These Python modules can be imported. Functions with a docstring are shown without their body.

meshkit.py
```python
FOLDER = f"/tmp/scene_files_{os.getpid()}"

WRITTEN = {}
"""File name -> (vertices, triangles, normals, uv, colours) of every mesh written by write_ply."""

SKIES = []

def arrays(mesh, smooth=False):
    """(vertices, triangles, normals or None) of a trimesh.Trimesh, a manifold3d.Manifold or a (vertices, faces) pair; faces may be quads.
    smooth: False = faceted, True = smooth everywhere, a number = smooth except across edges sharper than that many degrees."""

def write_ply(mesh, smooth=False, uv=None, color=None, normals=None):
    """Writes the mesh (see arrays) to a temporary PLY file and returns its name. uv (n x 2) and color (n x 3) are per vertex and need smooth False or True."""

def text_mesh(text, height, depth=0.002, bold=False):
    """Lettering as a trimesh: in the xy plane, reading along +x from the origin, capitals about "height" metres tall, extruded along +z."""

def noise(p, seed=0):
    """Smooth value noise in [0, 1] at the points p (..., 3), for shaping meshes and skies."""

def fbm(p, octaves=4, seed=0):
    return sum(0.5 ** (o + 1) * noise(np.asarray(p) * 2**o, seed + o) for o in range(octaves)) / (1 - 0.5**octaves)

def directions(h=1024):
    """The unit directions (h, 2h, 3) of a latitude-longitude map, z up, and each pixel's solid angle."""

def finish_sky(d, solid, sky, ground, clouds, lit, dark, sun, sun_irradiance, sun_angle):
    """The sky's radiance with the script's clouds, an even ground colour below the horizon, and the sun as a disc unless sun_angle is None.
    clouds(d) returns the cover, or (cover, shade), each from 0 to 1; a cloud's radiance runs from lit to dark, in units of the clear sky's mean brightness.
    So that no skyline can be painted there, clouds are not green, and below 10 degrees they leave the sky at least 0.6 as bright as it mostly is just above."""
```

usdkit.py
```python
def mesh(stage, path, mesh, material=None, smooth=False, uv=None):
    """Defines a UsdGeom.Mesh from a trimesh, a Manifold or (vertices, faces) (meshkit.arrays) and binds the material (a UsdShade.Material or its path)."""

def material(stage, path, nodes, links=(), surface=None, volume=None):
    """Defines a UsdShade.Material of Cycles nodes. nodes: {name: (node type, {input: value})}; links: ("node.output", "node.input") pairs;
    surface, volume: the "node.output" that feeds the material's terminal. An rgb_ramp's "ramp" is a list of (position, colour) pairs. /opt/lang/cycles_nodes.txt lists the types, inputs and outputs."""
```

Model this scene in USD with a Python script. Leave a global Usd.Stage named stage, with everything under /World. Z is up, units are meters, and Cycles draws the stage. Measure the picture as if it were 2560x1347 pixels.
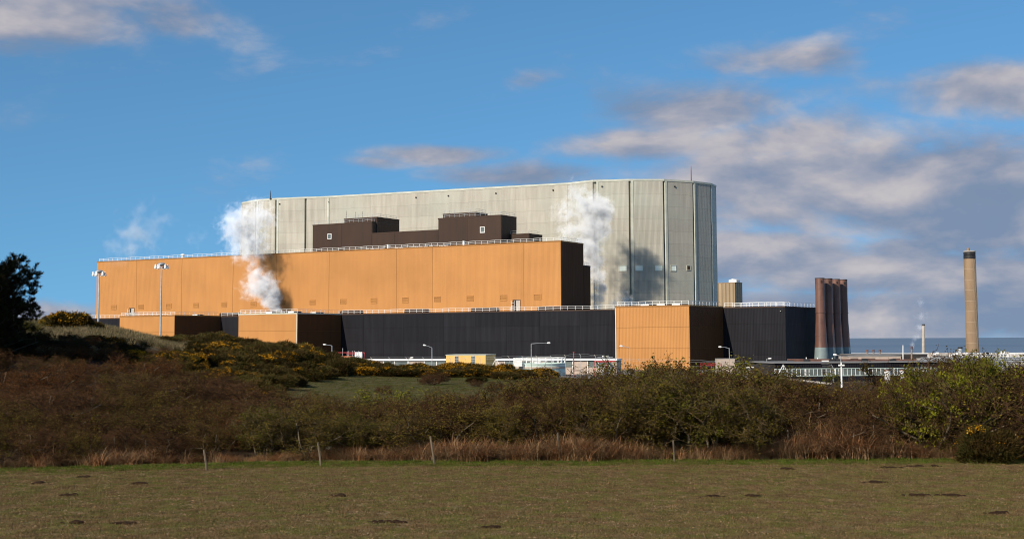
import math, random
import numpy as np, trimesh, usdkit, meshkit
from pxr import Usd, UsdGeom, UsdLux, UsdShade, Gf, Sdf, Vt

PI = math.pi
stage = Usd.Stage.CreateInMemory()
UsdGeom.SetStageUpAxis(stage, 'Z')
UsdGeom.SetStageMetersPerUnit(stage, 1.0)
UsdGeom.Xform.Define(stage, '/World')
UsdGeom.Scope.Define(stage, '/World/Looks')

# ------------------------------------------------------------------ camera
F, PPY, HC = 3400.0, 572.0, 7.5            # focal length and principal row in pixels of a 2560 wide picture, eye height
PITCH, ROLL = math.atan(276 / F), 0.0046
fwd = np.array([0, math.cos(PITCH), math.sin(PITCH)])
rgt = np.array([math.cos(ROLL), 0, -math.sin(ROLL)]); rgt -= fwd * rgt.dot(fwd); rgt /= np.linalg.norm(rgt)
upv = np.cross(rgt, fwd)
EYE = np.array([0, 0, HC])
cam = UsdGeom.Camera.Define(stage, '/World/camera')
m4 = np.eye(4); m4[0, :3], m4[1, :3], m4[2, :3], m4[3, :3] = rgt, upv, -fwd, EYE
cam.AddTransformOp().Set(Gf.Matrix4d(*m4.ravel().tolist()))
cam.CreateHorizontalApertureAttr(36.0)
cam.CreateVerticalApertureAttr(36.0 * 538 / 1024)
cam.CreateFocalLengthAttr(F / 2560 * 36.0)
cam.CreateVerticalApertureOffsetAttr(-(673.5 - PPY) / 2560 * 36.0)
cam.CreateClippingRangeAttr((0.1, 200000.0))
cam.CreateExposureAttr(0.25)

# ------------------------------------------------------------------ sun and sky
SUN_AZ, SUN_EL = math.radians(40.0), math.radians(31.0)      # from behind the camera, 40 degrees to its left
SUN = np.array([-math.sin(SUN_AZ) * math.cos(SUN_EL), -math.cos(SUN_AZ) * math.cos(SUN_EL), math.sin(SUN_EL)])
sun = UsdLux.DistantLight.Define(stage, '/World/sun')
sun.CreateIntensityAttr(1.25); sun.CreateAngleAttr(0.53); sun.CreateNormalizeAttr(True)
sun.CreateColorAttr(Gf.Vec3f(1.0, 0.90, 0.76))
sx = np.cross([0, 0, 1], SUN); sx /= np.linalg.norm(sx)
m4 = np.eye(4); m4[0, :3], m4[1, :3], m4[2, :3] = sx, np.cross(SUN, sx), SUN
sun.AddTransformOp().Set(Gf.Matrix4d(*m4.ravel().tolist()))

SKY_STRENGTH = 0.10
def sky_material():
    """Clear sky with clouds: blobs of cover set in (azimuth, elevation), broken up by noise that runs on all round the sky."""
    n = {'tc': ('geometry', {}), 'sky': ('sky_texture', {'sky_type': 'single_scattering', 'sun_disc': False, 'sun_elevation': SUN_EL, 'sun_rotation': math.atan2(SUN[0], SUN[1]), 'altitude': 50.0, 'air_density': 1.0, 'aerosol_density': 0.25, 'ozone_density': 2.2}),
         'tint': ('mix', {'mix_type': 'multiply', 'fac': 1.0, 'color2': (0.60, 0.98, 1.12)}),
         'bg': ('background_shader', {'strength': SKY_STRENGTH}),
         'sep': ('separate_xyz', {}), 'az': ('math', {'math_type': 'arctan2'}), 'el': ('math', {'math_type': 'arcsine'}),
         'neg': ('vector_math', {'vector_math_type': 'scale', 'math_type': 'scale', 'scale': -1.0})}
    l = [('tc.position', 'sep.vector'), ('sep.x', 'az.value1'), ('sep.y', 'az.value2'), ('sep.z', 'el.value1'), ('sky.color', 'tint.color1')]
    # the air near the horizon is as clear and blue as higher up: the sky is read a little above each direction
    n['zz'] = ('math', {'math_type': 'multiply_add', 'value2': 0.9, 'value3': 0.17}); n['cv'] = ('combine_xyz', {}); n['nv'] = ('vector_math', {'math_type': 'normalize'})
    l += [('sep.z', 'zz.value1'), ('sep.x', 'cv.x'), ('sep.y', 'cv.y'), ('zz.value', 'cv.z'), ('cv.vector', 'nv.vector1'), ('nv.vector', 'sky.vector')]
    n['ae'] = ('combine_xyz', {'z': 0.0}); l += [('az.value', 'ae.x'), ('el.value', 'ae.y')]
    # noise: stretched along the horizon
    n['mp'] = ('mapping', {'scale': (1.0, 2.1, 1.0), 'location': (3.7, 1.3, 0.0)}); l += [('ae.vector', 'mp.vector')]
    n['nz'] = ('noise_texture', {'scale': 9.0, 'detail': 9.0, 'roughness': 0.58, 'distortion': 0.25}); l += [('mp.vector', 'nz.vector')]
    n['nb'] = ('noise_texture', {'scale': 5.0, 'detail': 4.0, 'roughness': 0.5}); l += [('mp.vector', 'nb.vector')]
    n['ns'] = ('noise_texture', {'scale': 14.0, 'detail': 6.0, 'roughness': 0.55}); l += [('mp.vector', 'ns.vector')]
    # cover far to the sides of the view goes on broken as here
    n['nl'] = ('noise_texture', {'scale': 2.2, 'detail': 2.0}); l += [('mp.vector', 'nl.vector')]
    n['side'] = ('math', {'math_type': 'absolute'}); l += [('az.value', 'side.value1')]
    n['side2'] = ('map_range', {'from_min': 0.42, 'from_max': 0.7, 'to_min': 0.0, 'to_max': 1.0, 'clamp': True}); l += [('side.value', 'side2.value')]
    n['nl2'] = ('map_range', {'from_min': 0.42, 'from_max': 0.66, 'to_min': -0.25, 'to_max': 0.75, 'clamp': True}); l += [('nl.fac', 'nl2.value')]
    n['sm'] = ('math', {'math_type': 'multiply'}); l += [('side2.result', 'sm.value1'), ('nl2.result', 'sm.value2')]
    last = 'sm.value'
    def px(x, y): return (x - 1280) / F, math.atan((848 - y) / F)
    blobs = [(20, 50, 430, 130, 1.0), (420, 60, 330, 100, 0.56), (230, 30, 330, 60, 0.62), (90, 150, 220, 70, 0.5),
             (2600, 260, 480, 110, 1.0), (2150, 480, 760, 190, 1.05), (1750, 290, 360, 100, 0.82), (2500, 560, 480, 230, 1.0), (1950, 360, 420, 110, .8),
             (1640, 360, 320, 70, 0.72), (1960, 160, 260, 60, 0.48), (1310, 440, 330, 50, 0.72), (1080, 385, 230, 40, 0.76), (950, 405, 130, 30, 0.55),
             (1320, 195, 90, 40, 0.46), (1900, 640, 460, 100, 0.9), (2300, 690, 760, 110, 0.85), (2350, 800, 1300, 110, 1.0), (60, 800, 620, 66, 0.95), (330, 765, 200, 24, 0.4), (2250, 640, 300, 60, 0.8)]
    for i, (x, y, w, h, a) in enumerate(blobs):
        cx, cy = px(x, y)
        n[f'm{i}'] = ('mapping', {'scale': (F / w, F / h, 1.0), 'location': (-cx * F / w, -cy * F / h, 0)})
        n[f'd{i}'] = ('vector_math', {'math_type': 'length'})
        n[f'r{i}'] = ('map_range', {'range_type': 'smoothstep', 'from_min': 0.0, 'from_max': 1.25, 'to_min': a, 'to_max': 0.0, 'clamp': True})
        n[f'a{i}'] = ('math', {'math_type': 'maximum'})
        l += [('ae.vector', f'm{i}.vector'), (f'm{i}.vector', f'd{i}.vector1'), (f'd{i}.value', f'r{i}.value'), (last, f'a{i}.value1'), (f'r{i}.result', f'a{i}.value2')]
        last = f'a{i}.value'
    # cover = smoothstep(mask + noise)
    n['nr'] = ('map_range', {'from_min': 0.25, 'from_max': 0.75, 'to_min': -0.42, 'to_max': 0.42}); l += [('nz.fac', 'nr.value')]
    n['sum'] = ('math', {'math_type': 'add'}); l += [(last, 'sum.value1'), ('nr.result', 'sum.value2')]
    n['cov'] = ('map_range', {'range_type': 'smoothstep', 'from_min': 0.10, 'from_max': 0.72, 'to_min': 0.0, 'to_max': 0.95, 'clamp': True}); l += [('sum.value', 'cov.value')]
    # light and dark in the cloud
    n['sh'] = ('math', {'math_type': 'multiply_add', 'value2': 0.55, 'value3': 0.0}); l += [('nb.fac', 'sh.value1')]
    n['sh2'] = ('math', {'math_type': 'multiply_add', 'value2': 0.45}); l += [('ns.fac', 'sh2.value1'), ('sh.value', 'sh2.value3')]
    # low clouds are seen through more air and go blue grey
    n['mu'] = ('mapping', {'scale': (1.0, 2.1, 1.0), 'location': (3.7 - .006, 1.3 + .026, 0.0)}); n['nu'] = ('noise_texture', {'scale': 9.0, 'detail': 5.0, 'roughness': 0.55, 'distortion': 0.25}); n['nd'] = ('noise_texture', {'scale': 9.0, 'detail': 5.0, 'roughness': 0.55, 'distortion': 0.25})
    l += [('ae.vector', 'mu.vector'), ('mu.vector', 'nu.vector'), ('mp.vector', 'nd.vector')]
    n['df'] = ('math', {'math_type': 'subtract'}); n['dg'] = ('math', {'math_type': 'multiply_add', 'value2': 0.85}); l += [('nd.fac', 'df.value1'), ('nu.fac', 'df.value2'), ('df.value', 'dg.value1'), ('sh2.value', 'dg.value3')]
    n['low'] = ('map_range', {'from_min': 0.02, 'from_max': 0.13, 'to_min': -0.05, 'to_max': 0.02, 'clamp': True}); n['sh3'] = ('math', {'math_type': 'add'}); l += [('el.value', 'low.value'), ('low.result', 'sh3.value1'), ('dg.value', 'sh3.value2')]
    n['shr'] = ('rgb_ramp', {'ramp': [(0.0, (1.55, 2.15, 3.3)), (0.38, (1.75, 2.3, 3.35)), (0.46, (2.35, 2.65, 3.5)), (0.53, (2.95, 3.1, 3.75)), (0.61, (3.9, 3.75, 4.1)), (0.70, (4.75, 4.45, 4.5)), (1.0, (5.1, 4.7, 4.7))]}); l += [('sh3.value', 'shr.fac')]
    n['mixc'] = ('mix', {'mix_type': 'mix'}); l += [('tint.color', 'mixc.color1'), ('shr.color', 'mixc.color2'), ('cov.result', 'mixc.fac'), ('mixc.color', 'bg.color')]
    return usdkit.material(stage, '/World/Looks/sky', {k: (a, {q: w for q, w in b.items() if q != 'vector_math_type'}) for k, (a, b) in n.items() if k != 'neg'}, l, surface='bg.background')
dome = UsdLux.DomeLight.Define(stage, '/World/sky')
dome.CreateIntensityAttr(1.0)
UsdShade.MaterialBindingAPI.Apply(dome.GetPrim()).Bind(sky_material())
dome.GetPrim().SetCustomDataByKey('kind', 'structure')

# ------------------------------------------------------------------ helpers
def ray(px, py): return (px - 1280) * rgt + (PPY - py) * upv + F * fwd
def P(px, py, D):
    d = ray(px, py); return EYE + d * (D / d[1])
def Z(px, py, z):
    d = ray(px, py); return EYE + d * ((z - HC) / d[2])
def proj(q):
    v = np.asarray(q, float) - EYE; z = v @ fwd
    return 1280 + F * (v @ rgt) / z, PPY - F * (v @ upv) / z
class Frame:
    """Plan frame of a building: u runs right along its front, b runs back from it."""
    def __init__(s, o, deg):
        a = math.radians(deg); s.o = np.array(o[:2]); s.u = np.array([math.cos(a), -math.sin(a)]); s.b = np.array([math.sin(a), math.cos(a)])
    def pt(s, a, t, z): q = s.o + a * s.u + t * s.b; return np.array([q[0], q[1], z])
    def s(s, px, py, t=0):
        d = ray(px, py); k = ((s.o + t * s.b) @ s.b) / (d[:2] @ s.b); return ((EYE + d * k)[:2] - s.o) @ s.u
    def z(s, px, py, t=0):
        d = ray(px, py); k = ((s.o + t * s.b) @ s.b) / (d[:2] @ s.b); return (EYE + d * k)[2]
    def t(s, px, py, a):
        d = ray(px, py); k = ((s.o + a * s.u) @ s.u) / (d[:2] @ s.u); return ((EYE + d * k)[:2] - s.o) @ s.b

COUNT, LOC = {}, {}
def path_for(name, parent):
    base = (str(parent.GetPath()) if parent is not None else '/World') + '/' + name
    k = COUNT.get(base, 0); COUNT[base] = k + 1
    return base if k == 0 else f'{base}_{k:03d}'
def tag(o, label=None, cat=None, group=None, kind=None):
    p = o.GetPrim() if hasattr(o, 'GetPrim') else o
    for k, v in (('label', label), ('category', cat), ('group', group), ('kind', kind)):
        if v: p.SetCustomDataByKey(k, v)
    return p
def thing(name, label, cat, loc=(0, 0, 0), rotz=0.0, group=None, kind=None):
    x = UsdGeom.Xform.Define(stage, path_for(name, None))
    x.AddTranslateOp().Set(Gf.Vec3d(*map(float, loc)))
    if rotz: x.AddRotateZOp().Set(math.degrees(rotz))
    LOC[str(x.GetPath())] = np.array(loc, float)
    return tag(x, label, cat, group, kind)
def kind_class(name):
    """An abstract thing that copies refer to."""
    p = stage.CreateClassPrim(path_for(name + '_kind', None)); p.SetTypeName('Xform')
    return p
def dup(cls, name, loc, rotz, scale, label, cat, group=None):
    x = UsdGeom.Xform.Define(stage, path_for(name, None)); p = x.GetPrim()
    p.GetReferences().AddInternalReference(cls.GetPath()); p.SetInstanceable(True)
    x.AddTranslateOp().Set(Gf.Vec3d(*map(float, loc))); x.AddRotateZOp().Set(math.degrees(rotz))
    sc = (scale,) * 3 if np.ndim(scale) == 0 else scale
    x.AddScaleOp().Set(Gf.Vec3f(*map(float, sc)))
    return tag(p, label, cat, group)
def base_of(parent):
    q = parent
    while q and str(q.GetPath()) != '/World':
        if str(q.GetPath()) in LOC: return LOC[str(q.GetPath())]
        q = q.GetParent()
    return np.zeros(3)
def put(name, v, f, mat, parent=None, smooth=False, uv=None, local=False):
    v = np.asarray(v, float)
    if parent is not None and not local: v = v - base_of(parent)
    m = usdkit.mesh(stage, path_for(name, parent), (v, np.asarray(f, int)), mat, smooth, uv)
    return m.GetPrim()

class MB:
    def __init__(s): s.v, s.f, s.n = [], [], 0
    def add(s, v, f):
        f = np.asarray(f, int)
        if f.shape[1] == 4: f = np.vstack([f[:, [0, 1, 2]], f[:, [0, 2, 3]]])
        s.v.append(np.asarray(v, float)); s.f.append(f + s.n); s.n += len(v); return s
    BOXF = np.array([[0, 2, 3, 1], [4, 5, 7, 6], [0, 1, 5, 4], [2, 6, 7, 3], [0, 4, 6, 2], [1, 3, 7, 5]])
    def obox(s, p, u, v, w):
        p, u, v, w = (np.asarray(q, float) for q in (p, u, v, w))
        pts = [p + i * w + j * v + k * u for i in (0, 1) for j in (0, 1) for k in (0, 1)]
        f = MB.BOXF if np.dot(np.cross(u, v), w) > 0 else MB.BOXF[:, ::-1]
        return s.add(pts, f)
    def box(s, c, d):
        c, d = np.asarray(c, float), np.asarray(d, float)
        return s.obox(c - d / 2, [d[0], 0, 0], [0, d[1], 0], [0, 0, d[2]])
    def tube(s, pts, r, sides=6, cap=True):
        p = np.asarray(pts, float); r = np.broadcast_to(np.asarray(r, float), (len(p),))
        t = np.gradient(p, axis=0); t /= np.linalg.norm(t, axis=1, keepdims=True) + 1e-12
        ref = np.array([0, 0, 1.0]) if abs(t[:, 2]).mean() < 0.8 else np.array([1.0, 0, 0])
        a = np.cross(t, ref); a /= np.linalg.norm(a, axis=1, keepdims=True) + 1e-12
        b = np.cross(t, a); ang = (np.arange(sides) + 0.5) * 2 * PI / sides
        v = (p[:, None] + r[:, None, None] * (np.cos(ang)[None, :, None] * a[:, None] + np.sin(ang)[None, :, None] * b[:, None])).reshape(-1, 3)
        f = [[i * sides + j, i * sides + (j + 1) % sides, (i + 1) * sides + (j + 1) % sides, (i + 1) * sides + j] for i in range(len(p) - 1) for j in range(sides)]
        s.add(v, f)
        if cap:
            for i in (0, len(p) - 1):
                s.add(v[i * sides:(i + 1) * sides], [[0, j, j + 1] if i else [0, j + 1, j] for j in range(1, sides - 1)])
        return s
    def lathe(s, prof, c=(0, 0, 0), sides=24):
        """prof: (radius, z) pairs from bottom to top."""
        ang = np.arange(sides) * 2 * PI / sides
        v = np.array([[r * math.cos(a) + c[0], r * math.sin(a) + c[1], z + c[2]] for r, z in prof for a in ang])
        f = [[i * sides + j, i * sides + (j + 1) % sides, (i + 1) * sides + (j + 1) % sides, (i + 1) * sides + j] for i in range(len(prof) - 1) for j in range(sides)]
        return s.add(v, f)
    def prism(s, poly, z0, z1):
        poly = np.asarray(poly, float)
        m = trimesh.creation.extrude_polygon(__import__('shapely').Polygon(poly), z1 - z0)
        return s.add(np.array(m.vertices) + [0, 0, z0], m.faces)
    def build(s, name, mat, parent=None, smooth=False, local=False):
        return put(name, np.vstack(s.v), np.vstack(s.f), mat, parent, smooth, None, local)

# ------------------------------------------------------------------ materials
def surf(name, c1, c2=None, scale=1.0, rough=0.7, metallic=0.0, bump=0.0, bscale=None, rand=0.0, detail=5.0, spec=0.3, lo=0.35, hi=0.65, stretch=(1, 1, 1), coord='position'):
    c2 = c1 if c2 is None else c2
    n = {'g': ('geometry', {}) if coord == 'position' else ('texture_coordinate', {}), 'm': ('mapping', {'scale': stretch}), 'nz': ('noise_texture', {'scale': scale, 'detail': detail, 'roughness': 0.6}),
         'r': ('map_range', {'from_min': lo, 'from_max': hi, 'clamp': True}), 'mx': ('mix', {'color1': c1, 'color2': c2}),
         'p': ('principled_bsdf', {'roughness': rough, 'metallic': metallic, 'specular_ior_level': spec})}
    l = [(f'g.{coord}', 'm.vector'), ('m.vector', 'nz.vector'), ('nz.fac', 'r.value'), ('r.result', 'mx.fac')]
    out = 'mx.color'
    if rand:
        n |= {'oi': ('object_info', {}), 'rr': ('map_range', {'to_min': 1 - rand, 'to_max': 1 + rand}), 'hv': ('hsv', {})}
        l += [('oi.random', 'rr.value'), ('rr.result', 'hv.value'), (out, 'hv.color')]; out = 'hv.color'
    l += [(out, 'p.base_color')]
    if bump:
        n |= {'nb': ('noise_texture', {'scale': bscale or scale * 4, 'detail': 4.0}), 'b': ('bump', {'strength': 1.0, 'distance': bump})}
        l += [('m.vector', 'nb.vector'), ('nb.fac', 'b.height'), ('b.normal', 'p.normal')]
    return usdkit.material(stage, f'/World/Looks/{name}', n, l, surface='p.BSDF')

def clad(name, c1, c2, period=0.39, groove_shade=0.8, rough=0.55, rand=0.05, streak=0.5, tint=None, spec=0.3):
    """Ribbed sheet cladding: ribs run up the wall at an even spacing along it (st = metres along, metres up)."""
    n = {'uv': ('texture_coordinate', {}), 's': ('separate_xyz', {}), 'k': ('math', {'math_type': 'multiply', 'value2': 2 * PI / period}), 'sn': ('math', {'math_type': 'sine'}),
         'rb': ('map_range', {'range_type': 'smoothstep', 'from_min': -0.75, 'from_max': -0.1, 'clamp': True}),
         'gc': ('map_range', {'to_min': groove_shade, 'to_max': 1.0}),  # rib shading put into the colour: grooves darker than the ribs
         'ms': ('mapping', {'scale': (0.35, 0.03, 1)}), 'nz': ('noise_texture', {'scale': 2.0, 'detail': 5.0, 'roughness': 0.6}), 'r': ('map_range', {'from_min': 0.34, 'from_max': 0.68, 'to_min': 0.0, 'to_max': streak, 'clamp': True}),
         'mx': ('mix', {'color1': c1, 'color2': c2}), 'n2': ('noise_texture', {'scale': 0.09, 'detail': 3.0}), 'r2': ('map_range', {'from_min': 0.3, 'from_max': 0.7, 'to_min': 0.92, 'to_max': 1.07}),
         'oi': ('object_info', {}), 'rr': ('map_range', {'to_min': 1 - rand, 'to_max': 1 + rand}), 'v1': ('math', {'math_type': 'multiply'}), 'v2': ('math', {'math_type': 'multiply'}),
         'hv': ('hsv', {}), 'b': ('bump', {'strength': 0.7, 'distance': 0.05}), 'p': ('principled_bsdf', {'roughness': rough, 'specular_ior_level': spec})}
    l = [('uv.UV', 's.vector'), ('s.x', 'k.value1'), ('k.value', 'sn.value1'), ('sn.value', 'rb.value'), ('rb.result', 'gc.value'), ('uv.UV', 'ms.vector'), ('ms.vector', 'nz.vector'), ('nz.fac', 'r.value'), ('r.result', 'mx.fac'),
         ('uv.UV', 'n2.vector'), ('n2.fac', 'r2.value'), ('oi.random', 'rr.value'), ('rr.result', 'v1.value1'), ('r2.result', 'v1.value2'), ('v1.value', 'v2.value1'), ('gc.result', 'v2.value2'), ('v2.value', 'hv.value'),
         ('rb.result', 'b.height'), ('b.normal', 'p.normal')]
    out = 'mx.color'
    if tint:
        n |= {'tn': ('noise_texture', {'scale': 0.06, 'detail': 4.0}), 'tr': ('map_range', {'from_min': 0.45, 'from_max': 0.66, 'to_max': 0.75, 'clamp': True}), 'tm': ('mix', {'color2': tint})}
        l += [('uv.UV', 'tn.vector'), ('tn.fac', 'tr.value'), ('tr.result', 'tm.fac'), (out, 'tm.color1')]; out = 'tm.color'
    l += [(out, 'hv.color'), ('hv.color', 'p.base_color')]
    return usdkit.material(stage, f'/World/Looks/{name}', n, l, surface='p.BSDF')

def leafmat(name, c1, c2, c3, trans=0.3, rough=0.6, scale=1.2):
    """Foliage: hue differs from leaf to leaf and from clump to clump, with some light passing through."""
    n = {'g': ('geometry', {}), 'r': ('map_range', {}), 'mx': ('mix', {'color1': c1, 'color2': c2}), 'nz': ('noise_texture', {'scale': scale, 'detail': 3.0}), 'nr': ('map_range', {'from_min': 0.40, 'from_max': 0.60, 'clamp': True}), 'm2': ('mix', {'color2': c3}),
         'oi': ('object_info', {}), 'rr': ('map_range', {'to_min': 0.62, 'to_max': 1.4}), 'hv': ('hsv', {}),
         'd': ('principled_bsdf', {'roughness': rough, 'specular_ior_level': 0.04}), 't': ('translucent_bsdf', {}), 'x': ('mix_closure', {'fac': trans})}
    l = [('g.random_per_island', 'mx.fac'), ('g.position', 'nz.vector'), ('nz.fac', 'nr.value'), ('nr.result', 'm2.fac'), ('mx.color', 'm2.color1'), ('oi.random', 'rr.value'), ('rr.result', 'hv.value'), ('m2.color', 'hv.color'),
         ('hv.color', 'd.base_color'), ('hv.color', 't.color'), ('d.BSDF', 'x.closure1'), ('t.BSDF', 'x.closure2')]
    return usdkit.material(stage, f'/World/Looks/{name}', n, l, surface='x.closure')

M = {}
M['orange'] = clad('orange_cladding', (0.475, 0.217, 0.062), (0.430, 0.188, 0.052), groove_shade=0.78, rand=0.03, streak=0.7)
M['grey'] = clad('pale_grey_cladding', (0.50, 0.465, 0.385), (0.385, 0.352, 0.288), groove_shade=0.62, rand=0.045, streak=0.95, tint=(0.43, 0.435, 0.36))
M['dark'] = clad('black_cladding', (0.0115, 0.011, 0.0142), (0.018, 0.018, 0.022), groove_shade=0.6, rand=0.14, streak=0.9, rough=0.6, spec=0.12)
M['brown'] = clad('brown_cladding', (0.058, 0.034, 0.024), (0.044, 0.030, 0.022), groove_shade=0.75, rand=0.06, streak=0.7, rough=0.6, spec=0.15)
M['side'] = clad('red_brown_cladding', (0.090, 0.036, 0.013), (0.070, 0.029, 0.012), groove_shade=0.75, rand=0.05, streak=0.7, rough=0.7, spec=0.1)
M['fluted'] = clad('tan_fluted_panels', (0.34, 0.25, 0.15), (0.25, 0.18, 0.11), period=1.9, groove_shade=0.6, rand=0.06)
M['core'] = surf('dark_backing', (0.02, 0.018, 0.017), (0.035, 0.03, 0.028), 0.5)
M['joint'] = surf('orange_joint', (0.22, 0.10, 0.028), (0.26, 0.12, 0.03), 0.5)
M['louvre'] = surf('louvre_paint', (0.37, 0.165, 0.04), (0.32, 0.14, 0.035), 0.5)
M['joint_grey'] = surf('grey_joint', (0.26, 0.25, 0.21), (0.31, 0.30, 0.25), 0.5)
M['fin'] = surf('pale_edge_trim', (0.50, 0.50, 0.42), (0.40, 0.41, 0.34), 0.4)
M['roof'] = surf('roof_felt', (0.16, 0.155, 0.15), (0.23, 0.22, 0.21), 0.3)
M['white'] = surf('white_paint', (0.80, 0.79, 0.76), (0.66, 0.65, 0.62), 1.5, rough=0.5)
M['galv'] = surf('galvanised_steel', (0.46, 0.47, 0.47), (0.34, 0.35, 0.36), 2.0, rough=0.45, metallic=0.4)
M['red'] = surf('red_paint', (0.48, 0.045, 0.05), (0.32, 0.05, 0.045), 2.0, rough=0.5)
M['orangered'] = surf('orange_scaffold_paint', (0.62, 0.20, 0.07), (0.50, 0.18, 0.09), 2.0, rough=0.5)
M['glass'] = usdkit.material(stage, '/World/Looks/window_glass', {'f': ('fresnel', {'IOR': 1.5}), 't': ('transparent_bsdf', {'color': (0.75, 0.86, 0.82)}), 'g': ('glossy_bsdf', {'roughness': 0.08}), 'x': ('mix_closure', {})},
                             [('f.fac', 'x.fac'), ('t.BSDF', 'x.closure1'), ('g.BSDF', 'x.closure2')], surface='x.closure')
M['pane_pale'] = surf('pale_green_pane', (0.74, 0.80, 0.72), (0.62, 0.69, 0.62), 0.3, rough=0.25)
M['pane_dark'] = surf('dark_window_pane', (0.07, 0.085, 0.085), (0.16, 0.19, 0.18), 0.25, rough=0.12, spec=0.6)
M['rust'] = surf('rusty_stack_steel', (0.190, 0.092, 0.064), (0.105, 0.052, 0.039), 0.5, rough=0.42, metallic=0.12, stretch=(1, 1, 0.25), spec=0.45)
M['teal'] = surf('grey_green_steel', (0.20, 0.245, 0.245), (0.155, 0.195, 0.20), 0.6, rough=0.45)
M['soot'] = surf('black_band_paint', (0.018, 0.017, 0.018), (0.03, 0.028, 0.028), 1.0, rough=0.5)
M['conc'] = surf('tan_concrete', (0.27, 0.185, 0.112), (0.215, 0.148, 0.092), 0.35, rough=0.85, stretch=(1, 1, 0.3))
M['conc_line'] = surf('pale_concrete_joint', (0.36, 0.265, 0.18), None, 1.0)
M['conc_grey'] = surf('grey_concrete', (0.42, 0.38, 0.33), (0.33, 0.30, 0.27), 0.8, rough=0.9)
M['pinkish'] = surf('buff_brick_panel', (0.46, 0.36, 0.29), (0.36, 0.29, 0.24), 1.2, rough=0.85)
M['yellow'] = surf('yellow_ochre_render', (0.72, 0.43, 0.13), (0.64, 0.37, 0.11), 0.5, rough=0.8)
M['poolgreen'] = surf('pale_green_panel', (0.50, 0.60, 0.54), (0.40, 0.49, 0.45), 0.6, rough=0.5)
M['wood'] = surf('weathered_post_wood', (0.15, 0.115, 0.075), (0.07, 0.055, 0.036), 6.0, rough=0.9, bump=0.02, stretch=(1, 1, 0.2))
M['stone'] = surf('lichen_stone', (0.36, 0.32, 0.27), (0.17, 0.15, 0.125), 5.0, rough=0.95, bump=0.03)
M['soil'] = surf('dark_soil', (0.020, 0.011, 0.006), (0.042, 0.023, 0.012), 14.0, rough=1.0, bump=0.03, spec=0.1)
M['bark'] = surf('hawthorn_bark', (0.15, 0.122, 0.085), (0.075, 0.06, 0.042), 4.0, rough=0.95, spec=0.1)
M['barkpale'] = surf('pale_bark', (0.19, 0.155, 0.105), (0.10, 0.08, 0.054), 4.0, rough=0.95, spec=0.1)

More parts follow.
